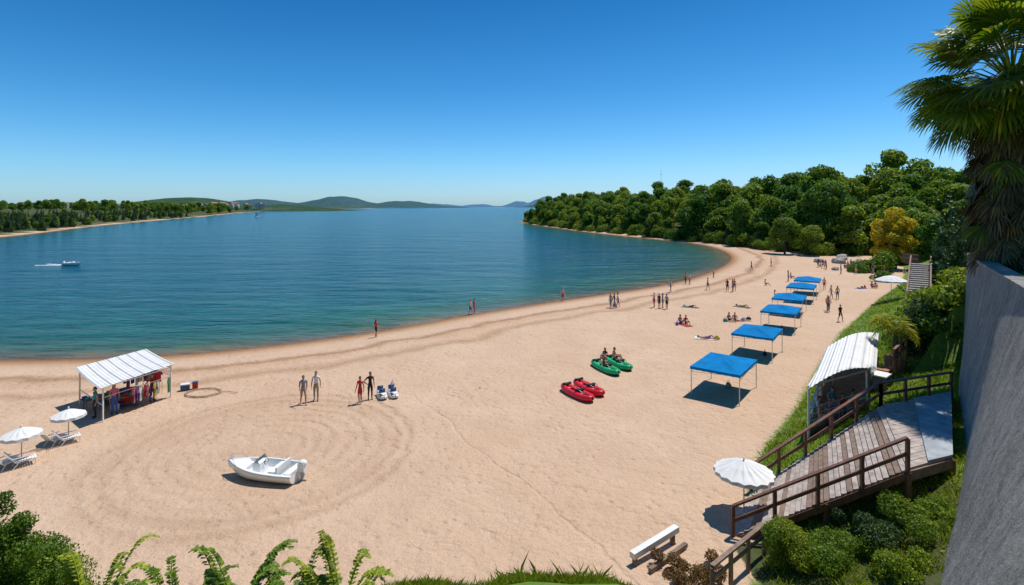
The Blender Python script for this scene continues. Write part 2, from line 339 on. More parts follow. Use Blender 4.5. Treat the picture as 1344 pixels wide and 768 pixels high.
def tree_mesh(name,h,cr,nleaf,size,leaf,seed,cone=False,trunk=.35):
    rnd=random.Random(seed); b=MB(); base=h*.12 if not cone else h*.06
    tp=[(0,0,-1),(0.05,0,h*.2),(rnd.uniform(-.3,.3),rnd.uniform(-.3,.3),h*.5),(0,0,h*.85)]
    b.tube(tp,[trunk,trunk*.75,trunk*.5,trunk*.12],M['bark'],7)
    lobes=[]
    if cone:
        lv=11
        for i in range(lv):
            t=i/(lv-1); z=base+(h-base)*t; rr=cr*(1-t)**.85+.15; k=max(1,int(6*(1-t))+1)
            for j in range(k):
                a=rnd.uniform(0,6.28); lobes.append((math.cos(a)*rr*.55,math.sin(a)*rr*.55,z,rr*.5+.12))
    else:
        for i in range(20):
            a=i*2.4+rnd.uniform(-.4,.4); t=rnd.random(); z=h*(.2+.66*t); rr=cr*.70*math.sin(math.pi*min(1,.3+.63*t))**.7*rnd.uniform(.55,1.1)
            L=(math.cos(a)*rr,math.sin(a)*rr,z,cr*rnd.uniform(.24,.42)); lobes.append(L)
            b.tube([(0,0,h*rnd.uniform(.18,.5)),(L[0]*.5,L[1]*.5,z*.8),(L[0],L[1],z)],[trunk*.35,trunk*.22,trunk*.08],M['bark'],5)
        lobes.append((0,0,h*.86,cr*.36)); lobes.append((0,0,h*.6,cr*.5))
    Q=leaf_lobes(lobes,nleaf,size)
    k=len(b.v); b.v+=[tuple(q) for q in Q.reshape(-1,3)]; mi=b.mi(leaf)
    for i in range(len(Q)): b.f.append((k+4*i,k+4*i+1,k+4*i+2,k+4*i+3)); b.m.append(mi)
    return b.data(name)
TM=[tree_mesh('broadleaf_%d'%i,rh,rc,4200,.34,M['leaf'],i+3) for i,(rh,rc) in enumerate([(13,5.0),(11.5,4.6),(14,4.8),(10,4.6),(12.5,5.4)])]
CM=[tree_mesh('conifer_%d'%i,10,2.0,2200,.25,M['leaf_dark'],i+30,True,.22) for i in range(3)]
fe=bpy.data.objects.new('forest',None); COL.objects.link(fe)
CX=np.random.uniform(8,260,30000); CY=100+380*np.random.rand(30000)**1.3; CDF=sdist(CX,CY,FOR)
kk=(CX/CY<1.05)&(CDF>.5)&(CDF<46); CX,CY,CDF=CX[kk],CY[kk],CDF[kk]; pts=[]
PA=np.zeros((0,2)); 
for x,y,d in zip(CX,CY,CDF):
    if len(PA) and ((PA[:,0]-x)**2+(PA[:,1]-y)**2).min()<(4.3+.007*y+(1.5 if d>22 else 0))**2: continue
    PA=np.vstack([PA,(x,y)]); pts.append((x,y,d))
    if len(pts)>=600: break
zz=terrain(PA[:,0],PA[:,1])[0]
for (x,y,d),z in zip(pts,zz):
    s=random.uniform(.72,1.18)*(0.72 if d<4 else 1.0)*(1.12 if y<200 else .95); me=random.choice(TM) if random.random()<.95 else random.choice(CM)
    if me in CM: s*=1.3
    place('forest_tree',me,(x,y,z-.3),random.uniform(0,6.28),(s,s,s*random.uniform(.9,1.1)),fe)
BM=[]
for i in range(4):
    lob=[(random.uniform(-1.3,1.3),random.uniform(-1.3,1.3),random.uniform(.4,1.9),random.uniform(.5,1.1)) for _ in range(11)]
    BM.append(npquads(leaf_lobes(lob,3600,.13),M['leaf'] if i<2 else (M['shrub'] if i==2 else M['leaf_dark']),'bush_%d'%i))
for i in range(0,10):
    a=FOR[i];c_=FOR[i+1]; L=np.linalg.norm(c_-a); 
    for k in range(int(L/2.4)):
        t=random.random(); x,y=a+(c_-a)*t+np.random.normal(size=2)*1.2
        if x/y>1.05: continue
        place('forest_undergrowth',random.choice(BM[:3]),(x+.5,y,H(x+.5,y)-.3),random.uniform(0,6),random.uniform(1.0,1.8),fe)
def tree(name,me,x,y,s,rz=0,sc=None): return place(name,me,(x,y,H(x,y)-.2),rz,sc or s)
TG=tree_mesh('big_tree',15,6.8,18000,.28,M['leaf'],91,trunk=.5)
tree('broadleaf_tree',TG,81,137,1.08,.5); tree('broadleaf_tree',TG,67.5,132,.62,2.5); tree('broadleaf_tree',TG,72,128,.5,1.0); tree('broadleaf_tree',TG,93,126,.95,4)
TY=tree_mesh('yellow_tree',11,3.6,10000,.2,M['leaf_yel'],55)
tree('yellow_leaf_tree',TY,72.5,101,1.12)
tree('broadleaf_tree',TM[1],84,112,1.0,1); tree('broadleaf_tree',TM[3],93,112,1.1,2); tree('broadleaf_tree',TM[0],92,104,.95,3); tree('broadleaf_tree',TM[2],100,118,1,3)
tree('broadleaf_tree',TM[3],72,86,.8,3);tree('broadleaf_tree',TM[1],80,92,.8,1);tree('broadleaf_tree',TM[0],76,96,.75,5);tree('broadleaf_tree',TM[2],86,100,.8,5)
tree('conifer_tree',CM[0],47.5,58.0,1.05); tree('conifer_tree',CM[1],42,50,.85,1); tree('conifer_tree',CM[2],51,62,1.0,2); tree('conifer_tree',CM[0],45,54,.9,2)
TS=tree_mesh('small_tree',8,2.8,12000,.12,M['leaf'],77,trunk=.16)
tree('broadleaf_tree',TS,38.5,43,.62,2); tree('broadleaf_tree',TS,47,50,.95,1); tree('broadleaf_tree',TS,42,44.5,.8,3)
for (x,y,s) in [(66,97,1.5),(62.5,96,.9),(78,108,1.3),(30.3,36.5,1.25),(32,39,1.3),(34,41.5,1.2),(58,84,.8),(36,44,.9),(31.5,36.4,1.3),(34,38.5,1.4),(37,41.5,1.4),(40,46,1.4)]:
    tree('shrub',BM[random.randrange(3)],x,y,s,random.uniform(0,6))
for i,(x,y,s) in enumerate([(25.7,32.7,.8),(26.4,33.4,1.0),(27.3,34.6,1.15),(28.3,36.0,1.2),(29.5,37.4,1.2),(25.0,32.4,.55),(27.2,33.2,1.0),(28.6,34.6,1.1),(30.6,39.2,1.2),(32.2,41.0,1.1),(29.3,36.2,1.2)]):
    tree('shrub',BM[(0,3,1,3)[i%4]],x,y,s,i*1.3)
lw=bpy.data.objects.new('woodland',None); COL.objects.link(lw)
S0=[(-230,150),(-190,198),(-260,336),(-344,600)]
for i in range(420):
    k=random.choice([0,1,1,1,2,2]); t=random.random(); a=S0[k];c_=S0[k+1]; x=a[0]+(c_[0]-a[0])*t-random.uniform(6,70)**(1 if k<2 else 1.08); y=a[1]+(c_[1]-a[1])*t+random.uniform(-4,4)
    s=random.uniform(.55,.9); me=random.choice(CM) if random.random()<.75 else random.choice(TM)
    if me in TM: s*=.6
    place('woodland_tree',me,(x,y,H(x,y)-.3),random.uniform(0,6),s,lw)
for i in range(150):
    y=random.uniform(600,1150); x=-344-(y-600)*.37-random.uniform(10,320); s=random.uniform(.8,1.25); place('woodland_tree',random.choice(TM),(x,y,H(x,y)-.3),random.uniform(0,6),s,lw)
town=MB()
for i in range(60):
    x=random.uniform(-1130,-560); y=random.uniform(1165,1215)
    w=random.uniform(6,11);h=random.uniform(3,5);z=random.uniform(7,15); r=random.uniform(0,3)
    town.box((x,y,z+h/2-3),(w,8,h+6),M['wallw'],r)
    R=Matrix.Rotation(r,3,'Z'); c0=Vector((x,y,z+h)); q=[c0+R@Vector(v) for v in [(-w/2-.5,-4.5,0),(w/2+.5,-4.5,0),(w/2+.5,4.5,0),(-w/2-.5,4.5,0),(-w/2,0,2.4),(w/2,0,2.4)]]
    town.mesh(q,[(0,1,5,4),(2,3,4,5),(1,2,5),(3,0,4)],M['roof'])
town.obj('distant_town')
b=MB(); b.tube([(0,0,0),(0,0,27)],[.2,.07],M['metal'],6); b.box((0,0,24),(1.2,.15,.15),M['metal']); b.obj('radio_mast',(95,340,8))
# ------------------------------------------------------------------ palms
def fan(b,base,d,size,mat,droop=.35,nseg=26,spread=115):
    d=Vector(d).normalized(); u=d.cross(Vector((0,0,1))); 
    if u.length<.1:u=Vector((1,0,0))
    u.normalize(); nrm=u.cross(d)
    roll=random.uniform(-.6,.6); u2=u*math.cos(roll)+nrm*math.sin(roll); n2=d.cross(u2)
    for i in range(nseg):
        a=math.radians(-spread+2*spread*i/(nseg-1)); s=(d*math.cos(a)+u2*math.sin(a)); L=size*(.72+.28*math.cos(a*.8))*random.uniform(.88,1.05)
        sd_=s.cross(n2).normalized(); wd=L*.05
        mid=Vector(base)+s*L*.55+n2*(.06 if i%2 else -.06)*L*.4; tip=Vector(base)+s*L+Vector((0,0,-droop*L*random.uniform(.5,1.1)))
        m2=Vector(base)+s*L*.82+Vector((0,0,-droop*L*.35))
        k=len(b.v); mi=b.mi(mat)
        b.v+=[tuple(base),tuple(mid-sd_*wd),tuple(m2-sd_*wd*.6),tuple(tip),tuple(m2+sd_*wd*.6),tuple(mid+sd_*wd)]
        b.f+=[(k,k+1,k+2,k+4,k+5),(k+2,k+3,k+4)]; b.m+=[mi,mi]
def fan_palm(name,x,y,z,ht,R,seed):
    random.seed(seed); b=MB(); b.tube([(0,0,-.5),(.1,0,ht*.4),(0,0,ht)],[.75,.6,.45],M['bark'],12)
    c0=Vector((0,0,ht))
    for i in range(370):
        a=random.uniform(0,6.28); t=random.random()**.9; zz=ht*(.06+.92*t); r0=.6; rr=Vector((math.cos(a),math.sin(a),0))
        base=rr*(r0+random.uniform(.15,.9))+Vector((0,0,zz)); b.tube([rr*.5+Vector((0,0,zz+.35)),base],.02,M['palm_dead'],4)
        mt=M['palm_dead'] if random.random()<1.05-.5*t else M['palm']
        fan(b,base,rr*random.uniform(.35,.8)+Vector((0,0,-1)),random.uniform(.9,1.4),mt,.3,15,60)
    for i in range(96):
        a=i*2.399; e=math.radians(80-128*(i/96)**.85+random.uniform(-8,8)); d=Vector((math.cos(a)*math.cos(e),math.sin(a)*math.cos(e),math.sin(e)))
        L=R*random.uniform(.42,.68); base=c0+d*L+Vector((0,0,-.15*L*math.cos(e)))
        b.tube([c0+d*.2+Vector((0,0,-i*.012)),c0+d*L*.5+Vector((0,0,.04)),base],[.045,.03,.02],M['palm'],4)
        fan(b,base,d+Vector((0,0,-.25)),R*random.uniform(.32,.44),M['palm'],.26,32)
    return b.obj(name,(x,y,z))
fan_palm('palm_tree',25.6,27.3,8.8,10.0,5.1,5)
fan_palm('palm_tree',33,30.4,8.8,9.0,4.2,9)
def frond(b,base,az,L,rise,drop,leaf,mat,nl=16,wid=.12,stem=.02,ang=1.0):
    d=Vector((math.cos(az),math.sin(az),0)); pts=[]
    for i in range(9):
        t=i/8; pts.append(Vector(base)+d*L*(t-.12*t*t)+Vector((0,0,rise*math.sin(t*1.9)-drop*t*t)))
    b.tube(pts,[stem*(1-.8*i/8) for i in range(9)],mat,4)
    for i in range(nl):
        t=.15+.85*i/(nl-1); f=t*8; k=min(7,int(f)); p=pts[k].lerp(pts[k+1],f-k); tg=(pts[k+1]-pts[k]).normalized(); s=tg.cross(Vector((0,0,1))).normalized()
        LL=leaf*(math.sin(math.pi*(.12+.8*t))**.6)*random.uniform(.8,1.15)
        for sg in (-1,1):
            dd=(s*sg*ang+tg*.65+Vector((0,0,random.uniform(-.35,.2)))).normalized(); w=dd.cross(Vector((0,0,1))).normalized()*wid*LL
            b.poly([p,p+dd*LL*.45+w,p+dd*LL+Vector((0,0,-.12*LL)),p+dd*LL*.45-w],mat)
random.seed(3)
b=MB()
b.tube([(0,0,0),(0,0,.05),(0,0,.75),(0,0,.8)],[.38,.42,.5,.54],M['terracotta'],14); b.tube([(0,0,.8),(0,0,1.9)],[.14,.11],M['bark'],8)
for i in range(30):
    frond(b,(0,0,1.9),i*2.4,random.uniform(1.0,1.5),random.uniform(.5,1.3),random.uniform(.4,1.3),.42,M['palm'],15,.08,.02)
b.obj('potted_palm',(23.6,32.8,H(23.6,32.8)-.1),sc=1.25)
# ------------------------------------------------------------------ retaining wall
B_=[(26.5,31.5,1.5),(22.2,26.8,1.5),(16.3,19.6,1.5),(10.9,14.8,-.5),(6.8,10.8,-1)]
T_=[(26.9,31.5,9.07),(23.05,26.1,9.07),(18.1,19.0,9.07),(14.0,13.2,9.07),(10.6,8.5,9.07)]
def catm(P,n):
    P=[Vector(p) for p in P]; P=[2*P[0]-P[1]]+P+[2*P[-1]-P[-2]]; out=[]
    for i in range(1,len(P)-2):
        for k in range(n):
            t=k/n; a,b_,c_,d=P[i-1],P[i],P[i+1],P[i+2]
            out.append(.5*((2*b_)+(c_-a)*t+(2*a-5*b_+4*c_-d)*t*t+(3*b_-a-3*c_+d)*t**3))
    out.append(P[-2]); return out
BB=catm(B_,8);TT=catm(T_,8); b=MB(); vs=[];fs=[]; off=Vector((.42,-.3,0)); NR=8
for i in range(len(BB)):
    for j in range(NR): vs.append(BB[i].lerp(TT[i],j/(NR-1)))
    for q in (TT[i]+Vector((-.06,.05,0)),TT[i]+Vector((-.06,.05,.14)),TT[i]+off+Vector((.06,-.05,.14)),TT[i]+off+Vector((.06,-.05,-.4)),BB[i]+off*1.2): vs.append(q)
K=NR+5
for i in range(len(BB)-1):
    for j in range(K-1): fs.append((i*K+j,(i+1)*K+j,(i+1)*K+j+1,i*K+j+1))
fs.append(tuple(range(K)))
b.mesh(vs,fs,M['concrete']); b.obj('retaining_wall')
# ------------------------------------------------------------------ people
mm={k:bpy.data.materials.new('slot_'+k) for k in 'STPLAFHEM'}
def person_mesh(name,J,female=False,headturn=0):
    V=[];R=[];E=[];idx={}
    def add(k,p,r,par=None,l=0):
        idx[k]=len(V);V.append(Vector(p));R.append(r if isinstance(r,tuple) else (r,r))
        if par is not None: E.append((idx[par],idx[k],l))
    g_=.92 if female else 1.0
    add('pel',J['pel'],(.15,.105)); 
    add('waist',Vector(J['pel']).lerp(Vector(J['chest']),.5),(.115 if female else .135,.095),'pel',8); add('chest',J['chest'],(.155*g_,.11),'waist',1)
    add('ub',Vector(J['chest']).lerp(Vector(J['neck']),.5),(.13*g_,.085),'chest',1); add('neck',J['neck'],.058,'ub',0)
    add('hb',Vector(J['neck']).lerp(Vector(J['head']),.6),.055,'neck',0)
    for s in 'LR':
        sh=Vector(J['sh'+s]); sh.x*=g_
        add('sh'+s,sh,.066*g_,'ub',1); add('um'+s,sh.lerp(Vector(J['el'+s]),.5),.05*g_,'sh'+s,6); add('el'+s,J['el'+s],.041*g_,'um'+s,0); 
        add('fm'+s,Vector(J['el'+s]).lerp(Vector(J['wr'+s]),.35),.042*g_,'el'+s,0); add('wr'+s,J['wr'+s],.027,'fm'+s,0)
        w=Vector(J['wr'+s]); d=(w-Vector(J['el'+s])).normalized(); add('pa'+s,w+d*.06,(.020,.036),'wr'+s,0)
        side=Vector((0,-1,0)); side=(side-d*side.dot(d)).normalized(); pal=w+d*.06; inn=Vector((1 if s=='L' else -1,0,0))
        for fi in range(4):
            o=side*(.030-.020*fi); L=[.072,.082,.078,.06][fi]
            add('f%d%s'%(fi,s),pal+o+d*.03,.0095,'pa'+s,0); add('g%d%s'%(fi,s),pal+o+d*(.03+L*.5)+inn*.008,.009,'f%d%s'%(fi,s),0); add('h%d%s'%(fi,s),pal+o+d*(.03+L*.92)+inn*.032,.0075,'g%d%s'%(fi,s),0)
        add('t0'+s,w+d*.035+side*.042,.011,'wr'+s,0); add('t1'+s,w+d*.075+side*.058,.009,'t0'+s,0)
        hi=Vector(J['hi'+s]);kn=Vector(J['kn'+s]);an=Vector(J['an'+s])
        add('hi'+s,hi,.098,'pel',2); add('th'+s,hi.lerp(kn,.4),.085,'hi'+s,2); add('kn'+s,kn,.056,'th'+s,7); 
        bk=(kn-an).normalized().cross(Vector((1,0,0)))*-.015
        add('ca'+s,kn.lerp(an,.3)-bk,.058,'kn'+s,3); add('an'+s,an,.036,'ca'+s,3)
        add('he'+s,an+Vector((0,.03,-.03)),.032,'an'+s,5); add('to'+s,J['to'+s],(.04,.026),'an'+s,5)
    me=bpy.data.meshes.new('sk'); me.from_pydata(V,[(a,b_) for a,b_,_ in E],[]); o=bpy.data.objects.new('sk',me); COL.objects.link(o)
    md=o.modifiers.new('s','SKIN'); md.branch_smoothing=.3
    sv=me.skin_vertices[0].data
    for i,r in enumerate(R): sv[i].radius=r; sv[i].use_root=(i==0)
    su=o.modifiers.new('u','SUBSURF'); su.levels=2; su.render_levels=2
    dg=bpy.context.evaluated_depsgraph_get(); ev=o.evaluated_get(dg); em=bpy.data.meshes.new_from_object(ev,depsgraph=dg); bpy.data.objects.remove(o)
    b=MB()
    for k in 'STPLAFHEM': b.mi(mm[k])
    cs=np.array([p.center for p in em.polygons]); best=np.full(len(cs),1e9); lb=np.zeros(len(cs),int)
    for a,c_,l in E:
        A=np.array(V[a]);Bv=np.array(V[c_]);D=Bv-A; t=np.clip(((cs-A)@D)/(D@D+1e-9),0,1); dd=np.linalg.norm(cs-A-t[:,None]*D,axis=1)-(max(R[a])*(1-t)+max(R[c_])*t)
        lab_={0:0*t,1:0*t+1,2:0*t+2,3:0*t+3,5:0*t+5,6:np.where(t<.85,1,0),7:np.where(t<.5,2,3),8:np.where(t<.62,2,1)}[l].astype(int)
        u=dd<best; best=np.where(u,dd,best); lb=np.where(u,lab_,lb)
    b.v=[tuple(v.co) for v in em.vertices]; b.f=[tuple(p.vertices) for p in em.polygons]; b.m=[int(x) for x in lb]
    hc=Vector(J['head']); Rz=Matrix.Rotation(headturn,3,'Z')
    def hf(q):
        w=1-.25*max(0,-q.z); return Vector((q.x*w,q.y*(1-.1*max(0,-q.z))-(.08*max(0,-q.z)),q.z))
    b.ell(hc,(.076,.094,.118),mm['S'],16,12,Rz,hf)
    b.ell(hc+Rz@Vector((0,-.094,-.015)),(.013,.020,.026),mm['S'],8,6,Rz)
    b.ell(hc+Rz@Vector((0,-.092,-.060)),(.024,.010,.008),mm['M'],8,4,Rz)
    for sx in(-1,1):
        b.ell(hc+Rz@Vector((sx*.029,-.084,.010)),(.012,.009,.007),mm['E'],6,4,Rz); b.ell(hc+Rz@Vector((sx*.077,0,-.005)),(.012,.02,.03),mm['S'],6,4,Rz)
    def hair(q):
        z=q.z; lim=.40 if q.y<-.25 else (-.45 if q.y>.1 else .05)
        return Vector((q.x,q.y,max(z,lim))) if q.y>-.7 or z>.4 else Vector((q.x,-.7,max(z,lim)))
    b.ell(hc+Rz@Vector((0,.008,.010)),(.084,.102,.124),mm['H'],16,12,Rz,hair)
    if female: b.ell(hc+Rz@Vector((0,.075,-.09)),(.07,.045,.15),mm['H'],10,8,Rz)
    return b.data(name,True)
def stand(sp=.0,arm=.0,al=None):
    J=dict(pel=(0,0,.95),chest=(0,-.01,1.27),neck=(0,0.01,1.50),head=(0,-.015,1.64))
    for s,g in (('L',-1),('R',1)):
        f=sp*g
        J['sh'+s]=(.185*g,0.01,1.405);J['el'+s]=(.235*g,.03+arm*g*.12,1.12);J['wr'+s]=(.245*g,-.05+arm*g*.3,.87)
        J['hi'+s]=(.09*g,0,.87);J['kn'+s]=(.10*g,-.03-f*.5-abs(f)*.1,.49);J['an'+s]=(.105*g,.02-f,.075+max(0,-f)*.12);J['to'+s]=(.125*g,-.15-f,.03+max(0,-f)*.02)
    if al=='hips': J['elL']=(-.40,.06,1.15);J['wrL']=(-.19,-.04,1.0)
    if al=='raise': J['elR']=(.28,-.2,1.22);J['wrR']=(.16,-.36,1.42)
    return J
def sit():
    J=dict(pel=(0,0,.13),chest=(0,.05,.45),neck=(0,.03,.68),head=(0,-.01,.82))
    for s,g in (('L',-1),('R',1)):
        J['sh'+s]=(.185*g,.05,.585);J['el'+s]=(.26*g,.0,.33);J['wr'+s]=(.16*g,-.22,.38)
        J['hi'+s]=(.09*g,-.05,.12);J['kn'+s]=(.14*g,-.40,.42);J['an'+s]=(.12*g,-.62,.07);J['to'+s]=(.13*g,-.78,.035)
    return J
def lie():
    J=dict(pel=(0,0,.12),chest=(0,.34,.12),neck=(0,.56,.13),head=(0,.70,.15))
    for s,g in (('L',-1),('R',1)):
        J['sh'+s]=(.185*g,.46,.12);J['el'+s]=(.30*g,.22,.07);J['wr'+s]=(.27*g,.0,.05)
        J['hi'+s]=(.09*g,-.07,.11);J['kn'+s]=(.13*g,-.46,.13 if g<0 else .32);J['an'+s]=(.13*g,-.88 if g<0 else -.7,.06);J['to'+s]=(.16*g,-.93 if g<0 else -.85,.14 if g<0 else .05)
    return J
PM={'st':person_mesh('p_stand',stand(.03)), 'stf':person_mesh('p_standf',stand(.04,.3),True,.4),'hip':person_mesh('p_hips',stand(.02,al='hips'),True,-.5),
 'wk':person_mesh('p_walk',stand(.2,.8)),'wkf':person_mesh('p_walkf',stand(.17,.7),True),'ra':person_mesh('p_raise',stand(.03,al='raise'),False,.3),
 'sit':person_mesh('p_sit',sit(),False,.3),'sitf':person_mesh('p_sitf',sit(),True,-.3),'lie':person_mesh('p_lie',lie())}
ck=list(CL.keys())
def person(kind,x,y,rz,top=None,bot=None,long=False,hair=0,sk=0,z=None,s=1.0,name=None):
    nm=name or ('woman' if kind in('stf','hip','wkf','sitf') else 'man')
    o=place(nm,PM[kind],(x,y,(H(x,y) if z is None else z)+.005),rz,s)
    S=SK[sk]; T=CL[top] if top else S; P_=CL[bot] if bot else CL['c_blue']
    ms=[S,T,P_,P_ if long else S,S,CL['c_black'] if long else S,HR[hair],EYE,LIP]
    for i,m_ in enumerate(ms):
        if i<len(o.material_slots): o.material_slots[i].link='OBJECT'; o.material_slots[i].material=m_
    return o
person('wk',-12.6,32.2,.6,'c_grey','c_khaki',False,1,1,s=1.0); person('stf',-12.05,32.8,.2,'c_white','c_khaki',True,1,0,s=1.03)
person('stf',-9.2,32.3,-.3,'c_red','c_red',False,0,1,s=.93); person('hip',-8.75,32.9,.4,'c_black','c_black',True,0,1,s=.97)
person('wkf',-12.6,49.4,2.5,'c_red','c_black',False,0,1,s=.95)
G=[('wk',-4.7,60.3,1.2,None,'c_blue'),('stf',-4.3,60.9,2,'c_pink','c_pink'),('st',6.5,68.3,.4,None,'c_red'),('wk',12.0,62.5,1.6,'c_black','c_grey'),('wkf',12.5,62.9,1.4,'c_white','c_blue'),('st',11.6,62.7,-1,None,'c_teal'),
('st',17.1,62,.5,'c_black','c_black'),('hip',17.6,62.3,1.2,'c_blue','c_black'),('ra',16.7,62.6,-1.3,None,'c_red'),('st',17.9,61.7,2.2,'c_grey','c_black'),
('wk',27.9,76,1,None,'c_blue'),('stf',30,74.3,0,'c_black','c_black'),('st',30.6,74.0,1,'c_red','c_black'),('wk',31.1,74.6,3,None,'c_blue'),('stf',27.3,82,2,'c_white','c_pink'),('st',27.0,83,2,None,'c_black'),
('wk',41,68.5,1.2,None,'c_pink'),('stf',41.5,68,3,'c_yel','c_blue'),('wk',33.8,54.9,.2,'c_black','c_black'),('hip',35.6,60,2,None,'c_blue'),('st',36.0,60.8,2,'c_white','c_red'),
('st',34,90,1,'c_white','c_blue'),('wkf',44,98,1,'c_red','c_blue'),('st',51,105,1,None,'c_black'),('wk',22,74,2,None,'c_teal'),('stf',43.5,84,1,'c_black','c_blue'),('st',44.5,76,0,None,'c_red'),
('sit',17.1,54.2,.5,None,'c_blue'),('sitf',17.6,54.0,.2,'c_red','c_black'),('lie',17.5,48,1.2,None,'c_purple'),('sitf',22.5,55.3,.4,'c_pink','c_black'),('sit',23.1,55.3,-.4,None,'c_red'),('lie',23.9,55.6,1.8,None,'c_blue'),
('sit',52.5,77.8,.3,None,'c_red'),('sitf',53.3,78.2,-.3,'c_pink','c_blue'),('lie',50.5,77.2,2,None,'c_black'),('sit',38,80,1,None,'c_red'),('sitf',34.5,70,1,'c_white','c_black'),('lie',21,62.8,1,None,'c_black'),
('lie',27.2,63,.7,None,'c_green'),('sit',46,88,.7,None,'c_blue')]
for i,g in enumerate(G): person(g[0],g[1],g[2],g[3],g[4],g[5],False,i%3,i%2)
random.seed(12)
for i in range(26):
    x=random.uniform(57,70); y=random.uniform(93,104) 
    person(random.choice(['st','stf','sit','sitf','wk','sit']),x,y,random.uniform(0,6),random.choice(ck+[None]),random.choice(ck),False,i%3,i%2)
for i,(x,y,r) in enumerate([(17.5,48,1.2),(23.9,55.6,1.8),(50.5,77.2,2),(21,62.8,1),(27.2,63,.7),(17.3,53.8,.4)]):
    b=MB(); n=8
    vs=[(-.42+.84*a/3,-1+2*c_/n,.025+.015*math.sin(c_*2+a)) for c_ in range(n+1) for a in range(4)]
    b.mesh(vs,[(c_*4+a,c_*4+a+1,c_*4+a+5,c_*4+a+4) for c_ in range(n) for a in range(3)],CL[('c_white','c_khaki','c_blue','c_teal','c_grey','c_red')[i]]); b.obj('beach_towel',(x,y,H(x,y)+.01),r)
# beach bags by the groups
for (x,y,cc) in [(16.6,53.6,'c_blue'),(22.0,55.0,'c_teal'),(24.8,55.9,'c_black'),(18.3,47.6,'c_yel'),(51.6,78,'c_red'),(12.2,63.4,'c_blue'),(-7.9,35.2,'c_grey'),(20.2,42.6,'c_black'),(26.0,51.4,'c_red'),(14.3,35.2,'c_khaki')]:
    b=MB(); b.ell((0,0,.16),(.26,.15,.19),CL[cc],12,8,None,lambda q:Vector((q.x,q.y*(1-.4*max(0,q.z)),max(q.z,-.8)))); b.tube([(-.13,0,.28),(-.09,0,.46),(.09,0,.46),(.13,0,.28)],.015,CL[cc],6); b.obj('beach_bag',(x,y,H(x,y)),x,True)
# ------------------------------------------------------------------ canopies
def blue_canopy(x,y,rz,sx=2.9,sy=4.0,h=1.85):
    b=MB(); X,Y=sx/2,sy/2
    for a in(-1,1):
        for c_ in(-1,1):
            b.beam((a*X,c_*Y,-.1),(a*X,c_*Y,h),.045,.045,M['metal']); b.box((a*X,c_*Y,.01),(.16,.16,.02),M['metal'])
    for a in(-1,1):
        b.beam((a*X,-Y,h-.32),(a*X,Y,h-.08),.025,.025,M['metal']);b.beam((a*X,Y,h-.32),(a*X,-Y,h-.08),.025,.025,M['metal'])
        b.beam((-X,a*Y,h-.32),(X,a*Y,h-.08),.025,.025,M['metal'])
    hx,hy=X+.06,Y+.06; pk=h+.42; r=.35
    A,B2,C,D=[Vector(q) for q in((-hx,-hy,h+.02),(hx,-hy,h+.02),(hx,hy,h+.02),(-hx,hy,h+.02))]; P1=Vector((0,-r,pk));P2=Vector((0,r,pk))
    for (q0,q1,t0,t1) in((A,B2,P1,P1),(B2,C,P1,P2),(C,D,P2,P2),(D,A,P2,P1)):
        n=6;vs=[];fs=[]
        for i in range(n+1):
            for j in range(n+1):
                u=i/n;v=j/n; e=q0.lerp(q1,u);f=t0.lerp(t1,u); p=e.lerp(f,v); p.z-=.07*math.sin(math.pi*v)*math.sin(math.pi*u)**.7+.0; vs.append(p)
        for i in range(n):
            for j in range(n): a=i*(n+1)+j; fs.append((a,a+n+1,a+n+2,a+1))
        b.mesh(vs,fs,M['blue'])
    per=[(-hx,-hy),(hx,-hy),(hx,hy),(-hx,hy)]
    for k in range(4):
        p,q=per[k],per[(k+1)%4]; m_=14
        for i in range(m_):
            t0,t1=i/m_,(i+1)/m_; a=(p[0]+(q[0]-p[0])*t0,p[1]+(q[1]-p[1])*t0);c_=(p[0]+(q[0]-p[0])*t1,p[1]+(q[1]-p[1])*t1)
            b.poly([(a[0],a[1],h+.02),(c_[0],c_[1],h+.02),(c_[0],c_[1],h-.14-.02*(i%2)),(a[0],a[1],h-.14-.02*((i+1)%2))],M['blue2'])
    return b.obj('blue_canopy_tent',(x,y,H(x,y)),rz)
for (x,y,r) in [(13.7,34.4,-.66),(19.8,43.0,-.64),(26.2,51.9,-.62),(30.9,59.4,-.6),(36.5,67.2,-.6),(40.6,73.2,-.58)]: blue_canopy(x,y,r)
def umbrella(x,y,r,h,n=12,mat='cream',z=None):
    b=MB(); b.tube([(0,0,-.1),(0,0,h+.12)],.025,M['metal'],8); b.ell((0,0,h+.14),(.04,.04,.06),M['white'],8,5); b.tube([(0,0,0),(0,0,.08)],[.25,.2],M['grey'],12)
    for i in range(n):
        a0=2*math.pi*i/n;a1=2*math.pi*(i+1)/n;am=(a0+a1)/2; 
        def P(a,rr,zz):return (math.cos(a)*rr,math.sin(a)*rr,zz)
        rim=h-.32*r
        b.poly([(0,0,h+.08),P(a0,r*.5,h-.08*r),P(am,r*.48,h-.11*r),P(a1,r*.5,h-.08*r)],M[mat]); b.poly([P(a0,r*.5,h-.08*r),P(a0,r,rim),P(am,r*.93,rim+.02),P(am,r*.48,h-.11*r)],M[mat]); b.poly([P(am,r*.48,h-.11*r),P(am,r*.93,rim+.02),P(a1,r,rim),P(a1,r*.5,h-.08*r)],M[mat])
        b.poly([P(a0,r,rim),P(am,r*.93,rim+.02),P(am,r*.94,rim-.13),P(a0,r*1.0,rim-.12)],M[mat]);b.poly([P(am,r*.93,rim+.02),P(a1,r,rim),P(a1,r,rim-.12),P(am,r*.94,rim-.13)],M[mat])
        b.tube([(0,0,h-.5),P(a0,r*.5,h-.1*r)],.008,M['metal'],4)
    return b.obj('beach_umbrella',(x,y,H(x,y) if z is None else z))
